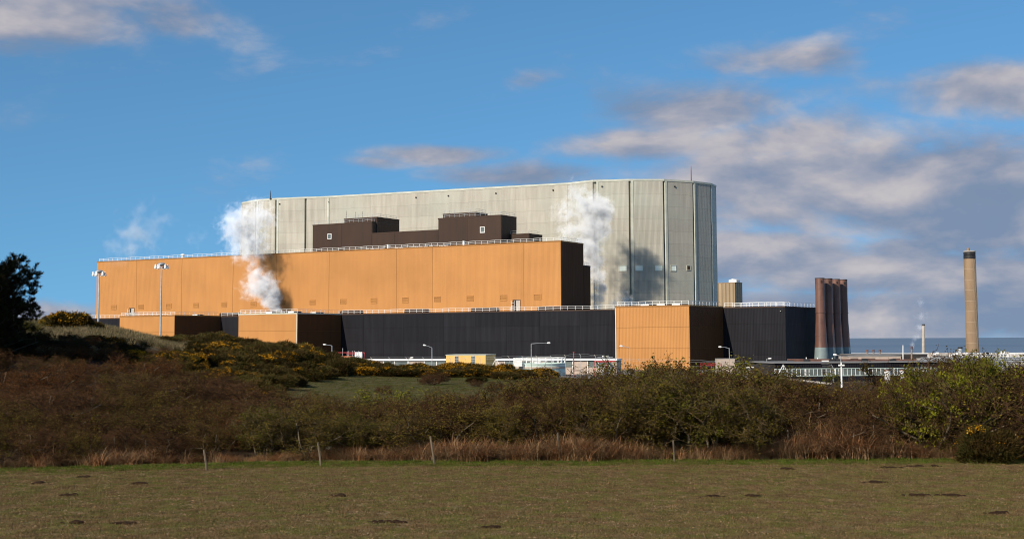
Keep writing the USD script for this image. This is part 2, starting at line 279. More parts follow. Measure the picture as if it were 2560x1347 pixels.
# ------------------------------------------------------------------ terrain height and ground
from scipy.interpolate import RegularGridInterpolator
def fbm2(x, y, sc, seed=0, oct=4):
    p = np.stack([np.asarray(x, float) / sc, np.asarray(y, float) / sc, np.full(np.shape(x), 0.37 + seed)], -1).reshape(-1, 3)
    return meshkit.fbm(p, oct, seed).reshape(np.shape(x))
GU = (np.array([-1400, -500, 0, 200, 400, 600, 750, 900, 1280, 1700, 2200, 2700, 4200]) - 1280) / F
GD = np.array([-90, 0, 20, 36, 62, 80, 110, 140, 170, 200, 245, 300, 420, 640, 690, 760])
GZ = np.array([
    [6.0] * 13, [5.9] * 13, [4.3] * 13, [2.35] * 13, [2.1] * 13,
    [3.2, 3.0, 2.9, 2.9, 2.8, 2.6, 2.5, 2.4, 2.4, 2.4, 2.3, 2.3, 2.3],
    [6.0, 5.6, 5.4, 5.3, 4.5, 3.5, 2.9, 2.8, 2.8, 2.6, 2.3, 2.2, 2.2],
    [8.2, 8.0, 7.8, 7.8, 6.2, 4.6, 3.5, 3.2, 3.0, 2.6, 2.0, 1.8, 1.8],
    [9.4, 9.5, 9.4, 9.1, 7.2, 6.0, 4.7, 3.6, 2.9, 1.8, 1.0, 0.8, 0.8],
    [8.6, 8.7, 8.6, 8.0, 6.0, 4.6, 3.4, 2.4, 1.6, 0.8, 0.4, 0.2, 0.2],
    [6.0, 6.0, 5.8, 5.0, 3.5, 2.2, 1.4, 1.0, 0.9, 0.4, 0.2, 0.1, 0.1],
    [0.0] * 13, [0.0] * 13, [0.0] * 13, [-6.0] * 13, [-14.0] * 13], float)
from scipy.interpolate import PchipInterpolator
_fd, _fu = np.linspace(-90, 760, 1701), np.linspace(GU[0], GU[-1], 501)
_gz = RegularGridInterpolator((_fd, _fu), PchipInterpolator(GU, PchipInterpolator(GD, GZ, axis=0)(_fd), axis=1)(_fu), method='linear', bounds_error=False, fill_value=None)
def ground_z(x, y, fine=True):
    x, y = np.asarray(x, float), np.asarray(y, float)
    u = np.clip(x / np.maximum(y, 25.0), GU[0], GU[-1])
    z = _gz(np.stack([np.clip(y, -90, 760), u], -1))
    if fine:
        far = np.clip((y - 75) / 40, 0, 1) * np.clip((250 - y) / 30, 0, 1)
        z = z + far * 0.35 * fbm2(x, y, 9.0, 1) + np.clip((75 - y) / 10, 0, 1) * np.clip((y + 90) / 20, 0, 1) * (0.05 * fbm2(x, y, 3.0, 2))
    return z
def gz(x, y): return float(ground_z(np.array([x]), np.array([y]))[0])
def on_ground(px, py, lo=30, hi=260):
    """Where the ground is seen at a pixel."""
    D = np.linspace(lo, hi, 1500); d = ray(px, py); pts = EYE + d * (D / d[1])[:, None]
    under = np.nonzero(pts[:, 2] < ground_z(pts[:, 0], pts[:, 1]))[0]
    return pts[under[0]] if len(under) else pts[-1]

def build_ground():
    us = np.concatenate([np.linspace(-0.95, -0.42, 16), np.linspace(-0.415, 0.415, 330), np.linspace(0.42, 0.95, 16)])
    ys = np.concatenate([np.linspace(-90, 33, 24), np.arange(34, 64, 0.11), np.geomspace(64.2, 262, 120), np.linspace(266, 760, 50)])
    Y, U = np.meshgrid(ys, us, indexing='ij'); X = U * (np.maximum(Y, 0) + 40 * np.exp(-np.maximum(Y, 0) / 25))
    Zg = ground_z(X, Y)
    turf = np.clip((63 - Y) / 2, 0, 1)
    Zg = Zg + turf * (0.014 * fbm2(X, Y, 0.30, 5, 3) + 0.006 * fbm2(X, Y, 0.9, 6, 3)) + (1 - turf) * np.clip((250 - Y) / 20, 0, 1) * 0.06 * fbm2(X, Y, 0.8, 7, 3)
    Zg = Zg - np.clip((np.abs(U) - 0.72) / 0.2, 0, 1) * np.clip((Y - 60) / 60, 0, 1) * 26
    # what grows or lies where, as plain ground colours
    px = 1280 + F * U
    warp = 2.0 * fbm2(X, Y, 6.0, 11); w2 = fbm2(X, Y, 18.0, 12)
    n1 = fbm2(X * 0.55, Y, 1.1, 13); n2 = fbm2(X * 0.5, Y, 0.28, 14); n3 = fbm2(X, Y, 5.0, 15)
    def c(*a): return np.array(a)
    def lerp(a, b, t): return a + (b - a) * np.clip(t, 0, 1)[..., None]
    dead, green, fresh = c(0.150, 0.112, 0.050), c(0.082, 0.102, 0.022), c(0.058, 0.088, 0.011)
    turfc = lerp(green, dead, 0.50 + 2.2 * n1 + 2.0 * n2 + 0.8 * n3)
    edge = 58.8 + 1.1 * fbm2(X, Y, 3.0, 16) - 3.2 * np.clip((700 - px) / 900, 0, 1)
    strip = np.clip(1 - np.abs(Y - edge - 0.6) / 1.9, 0, 1)
    turfc = lerp(turfc, fresh, strip * (0.75 + 1.2 * n1))
    litter = lerp(c(0.095, 0.056, 0.032), c(0.05, 0.033, 0.02), 0.5 + 1.5 * n1 + n2)
    hill = lerp(c(0.20, 0.155, 0.10), c(0.095, 0.075, 0.042), 0.45 + 1.6 * n3 + n1)
    meadow = lerp(c(0.045, 0.058, 0.014), c(0.085, 0.072, 0.028), 0.35 + 1.4 * n3 + 0.8 * n1)
    site = lerp(c(0.13, 0.125, 0.12), c(0.17, 0.165, 0.155), 0.5 + n3)
    col = lerp(turfc, litter, (Y - edge - 2.0) / 0.9 + 0.3 * n1)
    col = lerp(col, hill, np.clip((Y + 14 * w2 - 136) / 15, 0, 1) * np.clip((620 - px) / 120, 0, 1))
    col = lerp(col, meadow, np.clip((Y + warp - 96) / 4, 0, 1) * np.clip((px + 60 * w2 - 655) / 25, 0, 1) * np.clip((1560 - px) / 80, 0, 1))
    col = lerp(col, site, np.clip((Y + 2 * w2 - 214) / 6, 0, 1))
    r, k = X.shape
    i, j = np.meshgrid(np.arange(r - 1), np.arange(k - 1), indexing='ij'); a = (i * k + j).ravel()
    f = np.stack([a, a + 1, a + k + 1, a + k], -1)
    g = put('ground', np.stack([X, Y, Zg], -1).reshape(-1, 3), np.vstack([f[:, [0, 1, 2]], f[:, [0, 2, 3]]]), None, None, True)
    UsdGeom.PrimvarsAPI(g).CreatePrimvar('soilcolor', Sdf.ValueTypeNames.Color3fArray, 'vertex').Set(Vt.Vec3fArray.FromNumpy(col.reshape(-1, 3).astype(np.float32)))
    mat = usdkit.material(stage, '/World/Looks/ground', {'a': ('attribute', {'attribute': 'soilcolor'}), 'g': ('geometry', {}), 'mp': ('mapping', {'scale': (1, 0.6, 1)}), 'nz': ('noise_texture', {'scale': 16.0, 'detail': 5.0, 'roughness': 0.7}),
        'r': ('map_range', {'from_min': 0.3, 'from_max': 0.7, 'to_min': 0.4, 'to_max': 1.6}), 'hv': ('hsv', {}), 'b': ('bump', {'distance': 0.05, 'strength': 0.8}), 'p': ('principled_bsdf', {'roughness': 0.95, 'specular_ior_level': 0.1})},
        [('a.color', 'hv.color'), ('g.position', 'mp.vector'), ('mp.vector', 'nz.vector'), ('nz.fac', 'r.value'), ('r.result', 'hv.value'), ('hv.color', 'p.base_color'), ('nz.fac', 'b.height'), ('b.normal', 'p.normal')], surface='p.BSDF')
    UsdShade.MaterialBindingAPI.Apply(g).Bind(mat)
    tag(g, kind='structure')
build_ground()

def build_sea():
    R = 60000.0
    xs = np.concatenate([[-R, -8000, -2500], np.linspace(-1200, 1200, 13), [2500, 8000, R]]); ys = np.concatenate([[-R, -3000], np.linspace(500, 3000, 12), [6000, 15000, R]])
    Y, X = np.meshgrid(ys, xs, indexing='ij'); r, k = X.shape
    i, j = np.meshgrid(np.arange(r - 1), np.arange(k - 1), indexing='ij'); a = (i * k + j).ravel()
    mat = usdkit.material(stage, '/World/Looks/sea', {'g': ('geometry', {}), 'mp': ('mapping', {'scale': (0.02, 0.06, 1)}), 'nz': ('noise_texture', {'scale': 1.0, 'detail': 7.0, 'roughness': 0.65}), 'b': ('bump', {'distance': 1.2, 'strength': 0.7}),
        'm2': ('mapping', {'scale': (0.0006, 0.004, 1)}), 'n2': ('noise_texture', {'scale': 1.0, 'detail': 4.0}), 'r': ('map_range', {'from_min': 0.35, 'from_max': 0.65, 'clamp': True}), 'mx': ('mix', {'color1': (0.075, 0.105, 0.145), 'color2': (0.13, 0.165, 0.205)}),
        'p': ('principled_bsdf', {'roughness': 0.4, 'specular_ior_level': 0.4})},
        [('g.position', 'mp.vector'), ('mp.vector', 'nz.vector'), ('nz.fac', 'b.height'), ('b.normal', 'p.normal'), ('g.position', 'm2.vector'), ('m2.vector', 'n2.vector'), ('n2.fac', 'r.value'), ('r.result', 'mx.fac'), ('mx.color', 'p.base_color')], surface='p.BSDF')
    s = put('sea', np.stack([X, Y, np.full_like(X, -13.0)], -1).reshape(-1, 3), np.stack([a, a + 1, a + k + 1, a + k], -1), mat)
    tag(s, kind='structure')
build_sea()

# ------------------------------------------------------------------ cladding, railings and other pieces of buildings
def sheet(parent, name, a, b, z0, z1, out, mat, thick=0.08, gap=0.03, s0=0.0, zb=None):
    """One flat cladding panel standing on plan from a to b, its face `thick` in front of the line."""
    a, b, out = np.asarray(a, float)[:2], np.asarray(b, float)[:2], np.asarray(out, float)[:2]
    d = (b - a) / np.linalg.norm(b - a); L = np.linalg.norm(b - a)
    a2, b2 = a + d * gap, b - d * gap
    v, uv = [], []
    for o in (thick, 0.0):
        for p, s in ((a2, gap), (b2, L - gap)):
            for z in (z0 + gap, z1 - gap):
                q = p + out * o; v.append([q[0], q[1], z]); uv.append([s0 + s, z])
    f = np.array([[0, 2, 3, 1], [0, 1, 5, 4], [2, 6, 7, 3], [0, 4, 6, 2], [1, 3, 7, 5]])
    if d[0] * out[1] - d[1] * out[0] > 0: f = f[:, ::-1]
    f = np.vstack([f[:, [0, 1, 2]], f[:, [0, 2, 3]]])
    return put(name, v, f, mat, parent, False, uv)

def wall(parent, a, b, zs, cuts, mat, out, s0=0.0, gap=0.03, thick=0.08, jitter=0.0, holes=()):
    """Panels along a wall from a to b; cuts = distances of the seams from a, zs = heights of the laps."""
    a, b = np.asarray(a, float)[:2], np.asarray(b, float)[:2]; L = np.linalg.norm(b - a); d = (b - a) / L
    cs = [0.0] + [c for c in cuts if 0.3 < c < L - 0.3] + [L]
    for i in range(len(cs) - 1):
        for j in range(len(zs) - 1):
            sheet(parent, 'cladding_panel', a + d * cs[i], a + d * cs[i + 1], zs[j], zs[j + 1], out, mat, thick, gap, s0 + cs[i])

def railing(parent, pts, h=1.15, step=2.3, name='railing', mat=None, r=0.05, mid=True, skip=0.0):
    """Two rails as one part, each post under it."""
    mat = mat or M['white']; mb = MB(); posts = []
    for p, q in zip(pts[:-1], pts[1:]):
        p, q = np.asarray(p, float), np.asarray(q, float); L = np.linalg.norm(q - p)
        for zz in ((h, h * 0.52) if mid else (h,)):
            mb.tube([p + [0, 0, zz], q + [0, 0, zz]], r, 4)
        n = max(1, int(round(L / step)))
        posts += [p + (q - p) * k / n for k in range(n)]
    posts.append(np.asarray(pts[-1], float))
    rail = mb.build(name, mat, parent)
    for p in posts:
        MB().obox(p - [r, r, 0], [2 * r, 0, 0], [0, 2 * r, 0], [0, 0, h]).build('post', mat, rail)
    return rail

def slab(mb, fr, s0, s1, t0, t1, z0, z1):
    return mb.obox(fr.pt(s0, t0, z0), fr.pt(s1, t0, z0) - fr.pt(s0, t0, z0), fr.pt(s0, t1, z0) - fr.pt(s0, t0, z0), [0, 0, z1 - z0])

def block(parent, fr, s0, s1, t0, t1, z0, z1, mat, front=(), right=(), left=(), zs=None, faces='fr', joint='core', coping=None, gap=0.03, side=None):
    """A box of a building: dark backing, roof, cladding panels on the faces, a coping strip round the top."""
    zs = zs or [z0, z1]
    slab(MB(), fr, s0, s1, t0, t1, z0, z1 - 0.02).build('wall_backing', M[joint], parent)
    f0, f1, b0, b1 = fr.pt(s0, t0, 0), fr.pt(s1, t0, 0), fr.pt(s0, t1, 0), fr.pt(s1, t1, 0)
    if 'f' in faces: wall(parent, f0, f1, zs, front, mat, -fr.b, gap=gap)
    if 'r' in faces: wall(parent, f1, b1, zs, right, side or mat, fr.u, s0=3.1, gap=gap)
    if 'l' in faces: wall(parent, b0, f0, zs, left, mat, -fr.u, s0=1.7, gap=gap)
    slab(MB(), fr, s0 - 0.02, s1 + 0.02, t0 - 0.02, t1 + 0.02, z1 - 0.015, z1 + 0.06).build('roof', M['roof'], parent)
    if coping is not None:
        mb = MB(); c = 0.13
        slab(mb, fr, s0 - c, s1 + c, t0 - c, t0 + 0.25, z1 - 0.16, z1 + 0.20)
        slab(mb, fr, s1 - 0.25, s1 + c, t0 + 0.26, t1, z1 - 0.16, z1 + 0.20)
        slab(mb, fr, s0 - c, s0 + 0.25, t0 + 0.26, t1, z1 - 0.16, z1 + 0.20)
        mb.build('coping', coping, parent)

def louvre(parent, fr, px, py, w, h, t, mat_f, mat_s):
    """A louvre on a front face: frame and slats."""
    s, z = fr.s(px, py, t), fr.z(px, py, t)
    mb = MB()
    for a, b, c, d in ((s - w / 2, s + w / 2, z + h / 2 - 0.12, z + h / 2), (s - w / 2, s + w / 2, z - h / 2, z - h / 2 + 0.12), (s - w / 2, s - w / 2 + 0.12, z - h / 2 + 0.12, z + h / 2 - 0.12), (s + w / 2 - 0.12, s + w / 2, z - h / 2 + 0.12, z + h / 2 - 0.12)):
        slab(mb, fr, a, b, t - 0.22, t - 0.09, c, d)
    fm = mb.build('louvre', mat_f, parent)
    mb = MB()
    n = 6
    for k in range(n):
        zz = z - h / 2 + 0.12 + (h - 0.24) * (k + 0.5) / n; hh = (h - 0.24) / n
        p = fr.pt(s - w / 2 + 0.12, t - 0.19, zz - hh * 0.45)
        mb.obox(p, fr.u_3 * (w - 0.24), np.append(fr.b, 0) * 0.09 + np.array([0, 0, hh * 0.8]), np.append(fr.b, 0) * 0.012)
    mb.build('slats', mat_s, fm)
Frame.u_3 = property(lambda s: np.append(s.u, 0.0))

# ------------------------------------------------------------------ low black annex with its railings
ZP = 15.1
FP = Frame(P(1723, 765.5, 322), 32.5)
TW = FP.t(853, 786, FP.s(743, 784.5))                               # the black wall stands this far behind the fronts of the orange blocks
SR = FP.s(1962, 765.5, TW)
SB = [(FP.s(300, 792), FP.s(437, 790)), (FP.s(597, 785), FP.s(743, 784.5)), (FP.s(1539, 767), 0.0)]
annex = thing('black_annex', 'long low black ribbed annex running below the orange hall, white rails on its roof', 'building', FP.pt(SR, TW, 0))
S_L = -262.0
seam_px = [1010, 1109, 1188, 1267, 1350, 1450]
cuts = sorted([FP.s(x, 800, TW) - S_L for x in seam_px + [910, 960]] + [FP.s(x, 800, TW) - S_L for x in (575, 240)])
zs_dark = [0, 3.3, 6.9, 11.0, ZP - 0.02]
slab(MB(), FP, S_L, SR, TW, TW + 21.6, 0, ZP - 0.02).build('wall_backing', M['core'], annex)
for a, b in ((S_L, SB[0][0]), (SB[0][1], SB[1][0]), (SB[1][1], SB[2][0]), (SB[2][1], SR)):
    wall(annex, FP.pt(a, TW, 0), FP.pt(b, TW, 0), zs_dark, [c + S_L - a for c in cuts if a < c + S_L < b] if b - a > 30 else [(b - a) * 0.5] if b - a > 14 else [], M['dark'], -FP.b)
wall(annex, FP.pt(SR, TW, 0), FP.pt(SR, TW + 21.6, 0), zs_dark, [7.0, 14.0], M['dark'], FP.u)
slab(MB(), FP, S_L, SR, TW + 0.02, TW + 21.6, ZP - 0.015, ZP + 0.06).build('roof', M['roof'], annex)
mb = MB()
for a, b in ((S_L, SB[0][0] - 0.2), (SB[0][1] + 0.2, SB[1][0] - 0.2), (SB[1][1] + 0.2, SB[2][0] - 0.2), (0.2, SR + 0.1)):
    slab(mb, FP, a, b, TW - 0.13, TW + 0.2, ZP - 0.18, ZP + 0.14)
slab(mb, FP, SR - 0.2, SR + 0.13, TW + 0.21, TW + 21.6, ZP - 0.18, ZP + 0.14)
mb.build('coping', M['brown'], annex)
railing(annex, [FP.pt(S_L, TW + 0.4, ZP), FP.pt(SB[0][0], TW + 0.4, ZP)], name='railing')
railing(annex, [FP.pt(SB[0][1], TW + 0.4, ZP), FP.pt(SB[1][0], TW + 0.4, ZP)])
railing(annex, [FP.pt(SB[1][1], TW + 0.4, ZP), FP.pt(SB[2][0], TW + 0.4, ZP)])
railing(annex, [FP.pt(0.3, TW + 0.4, ZP), FP.pt(SR - 0.3, TW + 0.4, ZP), FP.pt(SR - 0.3, TW + 21.0, ZP)])
railing(annex, [FP.pt(0.3, TW + 6.4, ZP), FP.pt(SR - 1.3, TW + 6.4, ZP)], step=1.6)
# wall lamp high on the right part
MB().lathe([(0.0, -.12), (0.12, -.08), (0.14, 0.05), (0.0, 0.1)], FP.pt(SR - 1.0, TW - 0.3, ZP - 1.1), 8).build('wall_lamp', M['white'], annex)

for i, ((a, b), lab) in enumerate(zip(SB, ('small orange ribbed block at the far left, half hidden behind the grassy hill', 'orange ribbed block left of the long black wall, black shade on its flank', 'nearest orange ribbed block, right of the long black wall'))):
    o = thing('orange_block', lab, 'building', FP.pt(b, 0, 0), group='orange blocks standing out of the black annex')
    L = b - a
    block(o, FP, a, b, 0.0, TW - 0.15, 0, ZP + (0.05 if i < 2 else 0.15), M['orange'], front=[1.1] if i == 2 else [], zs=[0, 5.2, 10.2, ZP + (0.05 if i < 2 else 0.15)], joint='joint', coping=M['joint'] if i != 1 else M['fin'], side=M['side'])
    z = ZP + (0.1 if i < 2 else 0.2)
    railing(o, [FP.pt(a + 0.3, TW - 1, z), FP.pt(a + 0.3, 0.35, z), FP.pt(b - 0.3, 0.35, z), FP.pt(b - 0.3, TW - 1, z)], step=2.0)
    if i == 1: slab(MB(), FP, b - 0.15, b + 0.12, -0.14, 0.13, 0, ZP - 0.15).build('corner_trim', M['fin'], o)
    if i == 2: slab(MB(), FP, a - 0.12, a + 0.15, -0.14, 0.13, 0, ZP - 0.1).build('corner_trim', M['fin'], o)

# roof plant on the annex: pale vent boxes and long dark ducts
def roof_box(px, py, w, d, h, t, label, group, dark=False):
    s = FP.s(px, py, t); o = thing('roof_vent_box' if not dark else 'roof_duct', label, 'roof vent' if not dark else 'roof duct', FP.pt(s, t, ZP + 0.06), group=group)
    mb = MB()
    if not dark:
        slab(mb, FP, s - w / 2, s + w / 2, t, t + d, ZP + 0.06, ZP + h); mb.build('casing', M['white'], o)
        mb = MB(); slab(mb, FP, s + w / 2, s + w / 2 + w * 0.55, t + 0.1, t + d - 0.1, ZP + 0.06, ZP + h * 0.9); mb.build('cowl', M['core'], o)
    else:
        c = 0.3; pr = [(-w / 2, 0), (w / 2, 0), (w / 2, h - c), (w / 2 - c, h), (-w / 2 + c, h), (-w / 2, h - c)]
        base = FP.pt(s, t, ZP + 0.06)
        v = np.array([base + FP.u_3 * x + np.append(FP.b, 0) * k + [0, 0, y] for k in (0, d) for x, y in pr]); n = len(pr)
        f = [[0, k, k + 1] for k in range(1, n - 1)] + [[n, n + k + 1, n + k] for k in range(1, n - 1)]
        mb.add(v, f); mb.add(v, [[k, n + k, n + (k + 1) % n, (k + 1) % n] for k in range(n)]); mb.build('casing', M['brown'], o)
        mb = MB()
        for x in np.linspace(-w / 2 + 0.6, w / 2 - 0.6, max(2, int(w / 2.5))): mb.obox(base + FP.u_3 * x - np.append(FP.b, 0) * 0.05, FP.u_3 * 0.12, np.append(FP.b, 0) * 0.04, [0, 0, h - 0.35])
        mb.build('seam_strip', M['core'], o)
for k, (px, w) in enumerate(((398, 2.0), (425, 2.0), (487, 2.2))):
    roof_box(px, 788, w, 2.0, 0.85, TW + 1.5, ('white vent box nearest the lighting mast, on the annex roof above the left block', 'white vent box on the annex roof just right of the taller lighting mast', 'white vent box on the annex roof, farthest right of the left trio')[k], 'vent boxes on the annex roof')
for k, (px, w) in enumerate(((672, 2.4), (727, 2.2), (783, 2.2))):
    roof_box(px, 782, w, 2.2, 0.9, 8.0 if k < 2 else TW + 2, ('white vent box beside the foot of the left steam plume', 'white vent box at the right roof edge of the middle orange block', 'white vent box on the annex roof just right of the middle orange block')[k], 'vent boxes on the annex roof')
for k, px in enumerate((1612, 1652, 1690)):
    roof_box(px, 764, 2.2, 2.2, 0.9, 9.0, 'white vent box on the nearest orange block, %s of three' % ('left', 'middle', 'right')[k], 'vent boxes on the nearest orange block')
for k, (px, w) in enumerate(((570, 7.5), (873, 7.0), (1037, 7.5), (1207, 8.0), (1375, 8.0))):
    roof_box(px, 780, w, 2.4, 1.1, TW + 2.2, ('long dark roof duct between the two left orange blocks', 'long dark roof duct right of the middle orange block', 'dark roof duct behind the rails, left of the yellow hut', 'dark roof duct behind the rails, right above the yellow hut', 'dark roof duct below the right end of the orange hall')[k], 'dark ducts on the annex roof', True)

# ------------------------------------------------------------------ orange turbine hall
ZH = 35.25
ZL = 28.85                                                            # lower roof behind it
FH = Frame(P(1402, 607, 386), 30.0)
SL = FH.s(242, 700)
hall = thing('turbine_hall', 'long tall orange ribbed hall standing above the black annex, white rail along its roof', 'building', FH.pt(0, 0, ZP))
TH = FH.t(1458, 612, 0)
cuts = [FH.s(x, 690) - SL for x in (342, 455, 583, 692, 823, 991, 1082, 1310)]
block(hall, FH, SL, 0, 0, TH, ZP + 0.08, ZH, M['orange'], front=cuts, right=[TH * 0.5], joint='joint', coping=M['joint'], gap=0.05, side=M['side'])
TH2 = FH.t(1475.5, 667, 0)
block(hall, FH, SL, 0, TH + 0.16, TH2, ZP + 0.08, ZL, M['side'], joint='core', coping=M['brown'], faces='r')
railing(hall, [FH.pt(SL + 0.6, 0.4, ZH), FH.pt(-0.4, 0.4, ZH), FH.pt(-0.4, TH - 0.5, ZH)], step=2.2)
railing(hall, [FH.pt(-0.4, TH + 0.5, ZL), FH.pt(-0.4, TH2 - 0.3, ZL)], step=1.4)
for x, y in ((285, 768), (353, 767), (422, 765), (491, 763), (561, 761), (634, 759.5), (708, 757), (782, 755.5), (858, 753.5), (935, 751.5), (1014, 749.5), (1094, 747.5), (1176, 745.5), (1259, 744), (1344, 742)):
    louvre(hall, FH, x, y, 2.4, 1.65, 0.0, M['orange'], M['louvre'])
for x, y0, lab in ((330, 772, 'opening in the left end with a scaffold in it'), (1292, 757, 'half open doorway with a scaffold tower')):
    s = FH.s(x, y0); z0 = ZP + 0.1; w, h = 2.6, 3.7
    d = slab(MB(), FH, s - w / 2, s + w / 2, -0.14, -0.085, z0, z0 + h).build('doorway', M['core'], hall)
    slab(MB(), FH, s - 0.1, s + w / 2 - 0.1, -0.24, -0.17, z0, z0 + h - 0.2).build('door_leaf', M['conc_grey'], d)
    mb = MB()
    for k in (-1.1, -0.1): 
        mb.tube([FH.pt(s - 0.5 + k, -0.5, z0), FH.pt(s - 0.5 + k, -0.5, z0 + 3.4)], 0.07, 4)
    for zz in (0.6, 1.3, 2.0, 2.7): mb.tube([FH.pt(s - 1.6, -0.5, z0 + zz), FH.pt(s - 0.6, -0.5, z0 + zz)], 0.06, 4)
    mb.build('ladder', M['white'], d)
mb = MB().lathe([(0.5, 0), (0.42, 1.0), (0.75, 1.1), (0.75, 1.45), (0.3, 1.7), (0.0, 1.75)], FH.pt(FH.s(457, 638, 2.5), 2.5, ZH), 12)
o = thing('roof_cowl', 'small white ventilator cowl on the left part of the hall roof', 'ventilator', FH.pt(FH.s(457, 638, 2.5), 2.5, ZH)); mb.build('cowl', M['white'], o)
for k, (xa, xb) in enumerate(((902, 962), (974, 1122))):
    o = thing('roof_crawl_board', ('short' if k == 0 else 'long') + ' run of white roof boards behind the hall rail', 'roof board', FH.pt(FH.s(xa, 620, 1.5), 1.5, ZH), group='white boards on the hall roof')
    n = int((xb - xa) / 12)
    for q in range(n):
        sa = FH.s(xa + (xb - xa) * q / n, 620, 1.5); sb = FH.s(xa + (xb - xa) * (q + 0.8) / n, 620, 1.5)
        slab(MB(), FH, sa, sb, 1.5, 2.2, ZH + 0.06, ZH + 0.38 + 0.06 * (q % 3)).build('board', M['white'], o)
mb = MB()
for x in (968, 1158):
    s = FH.s(x, 615); mb2 = MB(); slab(mb2, FH, s - 0.22, s + 0.22, 0.2, 0.65, ZH, ZH + 1.3)
    o = thing('vent_post', 'white vent post on the hall rail, %s of the two' % ('left' if x == 968 else 'right'), 'vent', FH.pt(s, 0.2, ZH), group='white vent posts along the hall rail'); mb2.build('pipe', M['white'], o); slab(MB(), FH, s - 0.3, s + 0.3, 0.12, 0.73, ZH + 1.3, ZH + 1.42).build('cap', M['white'], o)

# ------------------------------------------------------------------ brown rooftop building between hall and reactor
TB = 20.5
brown = thing('brown_penthouse', 'dark brown stepped plant building on the roof between orange hall and grey tower', 'building', FH.pt(FH.s(1096, 600, TB), TB, ZL))
def bz(px, py, t=TB): return FH.z(px, py, t)
s_a, s_b, s_c, s_d = FH.s(782, 600, TB), FH.s(930, 600, TB), FH.s(1096, 600, TB), FH.s(1253, 600, TB)
zA, zM, zC = bz(860, 559), bz(1010, 580), bz(1170, 543)
tE = FH.t(1291, 542, s_d)
tA = TB + 11.5
block(brown, FH, s_a, s_b, TB, tA, ZL + .1, zA, M['brown'], front=[(s_b - s_a) * 0.5], faces='frl', coping=M['brown'])
block(brown, FH, s_b + 0.1, s_c - 0.1, TB, tE, ZL + .1, zM, M['brown'], front=[9.0], faces='f', coping=M['brown'])
block(brown, FH, s_c, s_d, TB, tE, ZL + .1, zC, M['brown'], front=[(s_d - s_c) * 0.47], faces='frl', coping=M['brown'])
sA0, sA1 = FH.s(861, 550, TB + 2.2), FH.s(942, 550, TB + 2.2); zA2 = bz(940, 543.5, TB + 2.2)
block(brown, FH, sA0, s_b + 0.35, TB + 2.2, TB + 15, zA + 0.07, zA2, M['brown'], faces='frl', coping=M['brown'])
block(brown, FH, s_b + 0.12, s_b + 0.35, TB + 2.2, TB + 15, zM + 0.06, zA + 0.05, M['brown'], faces='r')
sC0, sC1 = FH.s(1108, 540, TB + 2.0), FH.s(1190, 540, TB + 2.0); zC2 = bz(1188, 531.5, TB + 2.0)
block(brown, FH, sC0, sC1, TB + 2.0, TB + 9, zC + 0.07, zC2, M['brown'], faces='frl', coping=M['brown'])
for s0, s1, t0, t1, z in ((s_a + .3, s_b - .3, TB + .35, TB + 2, zA), (s_c + .3, s_d - .3, TB + .35, tE - .4, zC), (sA0 + .2, s_b, TB + 2.6, TB + 14, zA2), (sC0 + .2, sC1 - .2, TB + 2.3, TB + 8, zC2)):
    railing(brown, [FH.pt(s0, t0, z + .1), FH.pt(s1, t0, z + .1), FH.pt(s1, t1, z + .1)], step=1.9, mat=M['galv'], r=0.04)
for px, py, w in ((824.5, 591, 0.8), (1206.5, 574.5, 0.85)):
    s, z = FH.s(px, py, TB), FH.z(px, py, TB); mb = MB()
    for a, b, c, d in ((-w, w, .75, .95), (-w, w, -.95, -.75), (-w, -w + .2, -.75, .75), (w - .2, w, -.75, .75)): slab(mb, FH, s + a * 1.0, s + b * 1.0, TB - .2, TB - .09, z + c, z + d)
    wd = mb.build('window', M['white'], brown); slab(MB(), FH, s - w + .2, s + w - .2, TB - .13, TB - .085, z - .75, z + .75).build('pane', M['pane_dark'], wd)
for k, px in enumerate((866, 889, 906)):
    b = FH.pt(FH.s(px, 540, TB + 5), TB + 5, zA2 + .06); mb = MB().tube([b, b + [0, 0, 2.6 + .5 * (k == 0)]], .05, 4)
    for zz in (1.0, 1.6, 2.2): mb.box(b + [0, 0, zz], [.3, .08, .08])
    o = thing('roof_aerial', 'thin aerial on the left brown rooftop box, %s' % ('leftmost of three', 'middle of three', 'rightmost of three')[k], 'aerial', b, group='aerials on the brown rooftop box'); mb.build('mast', M['core'], o)
sD0, sD1 = s_d + 0.15, FH.s(1338, 600, TB + 9); zD = bz(1310, 588, TB + 9)
block(brown, FH, sD0, sD1, TB + 5.0, tE + 4, ZL + .1, zD, M['brown'], faces='fr', coping=M['brown'])
railing(brown, [FH.pt(sD0, TB + 5.3, zD), FH.pt(sD1 - .2, TB + 5.3, zD), FH.pt(sD1 - .2, tE + 3, zD)], step=2.0, mat=M['galv'], r=.035)
# roof that carries it
slab(MB(), FH, SL + 40, sD1, TH2 + 0.1, TH2 + 14, ZP + 0.1, ZL - .05).build('roof_deck', M['roof'], brown)

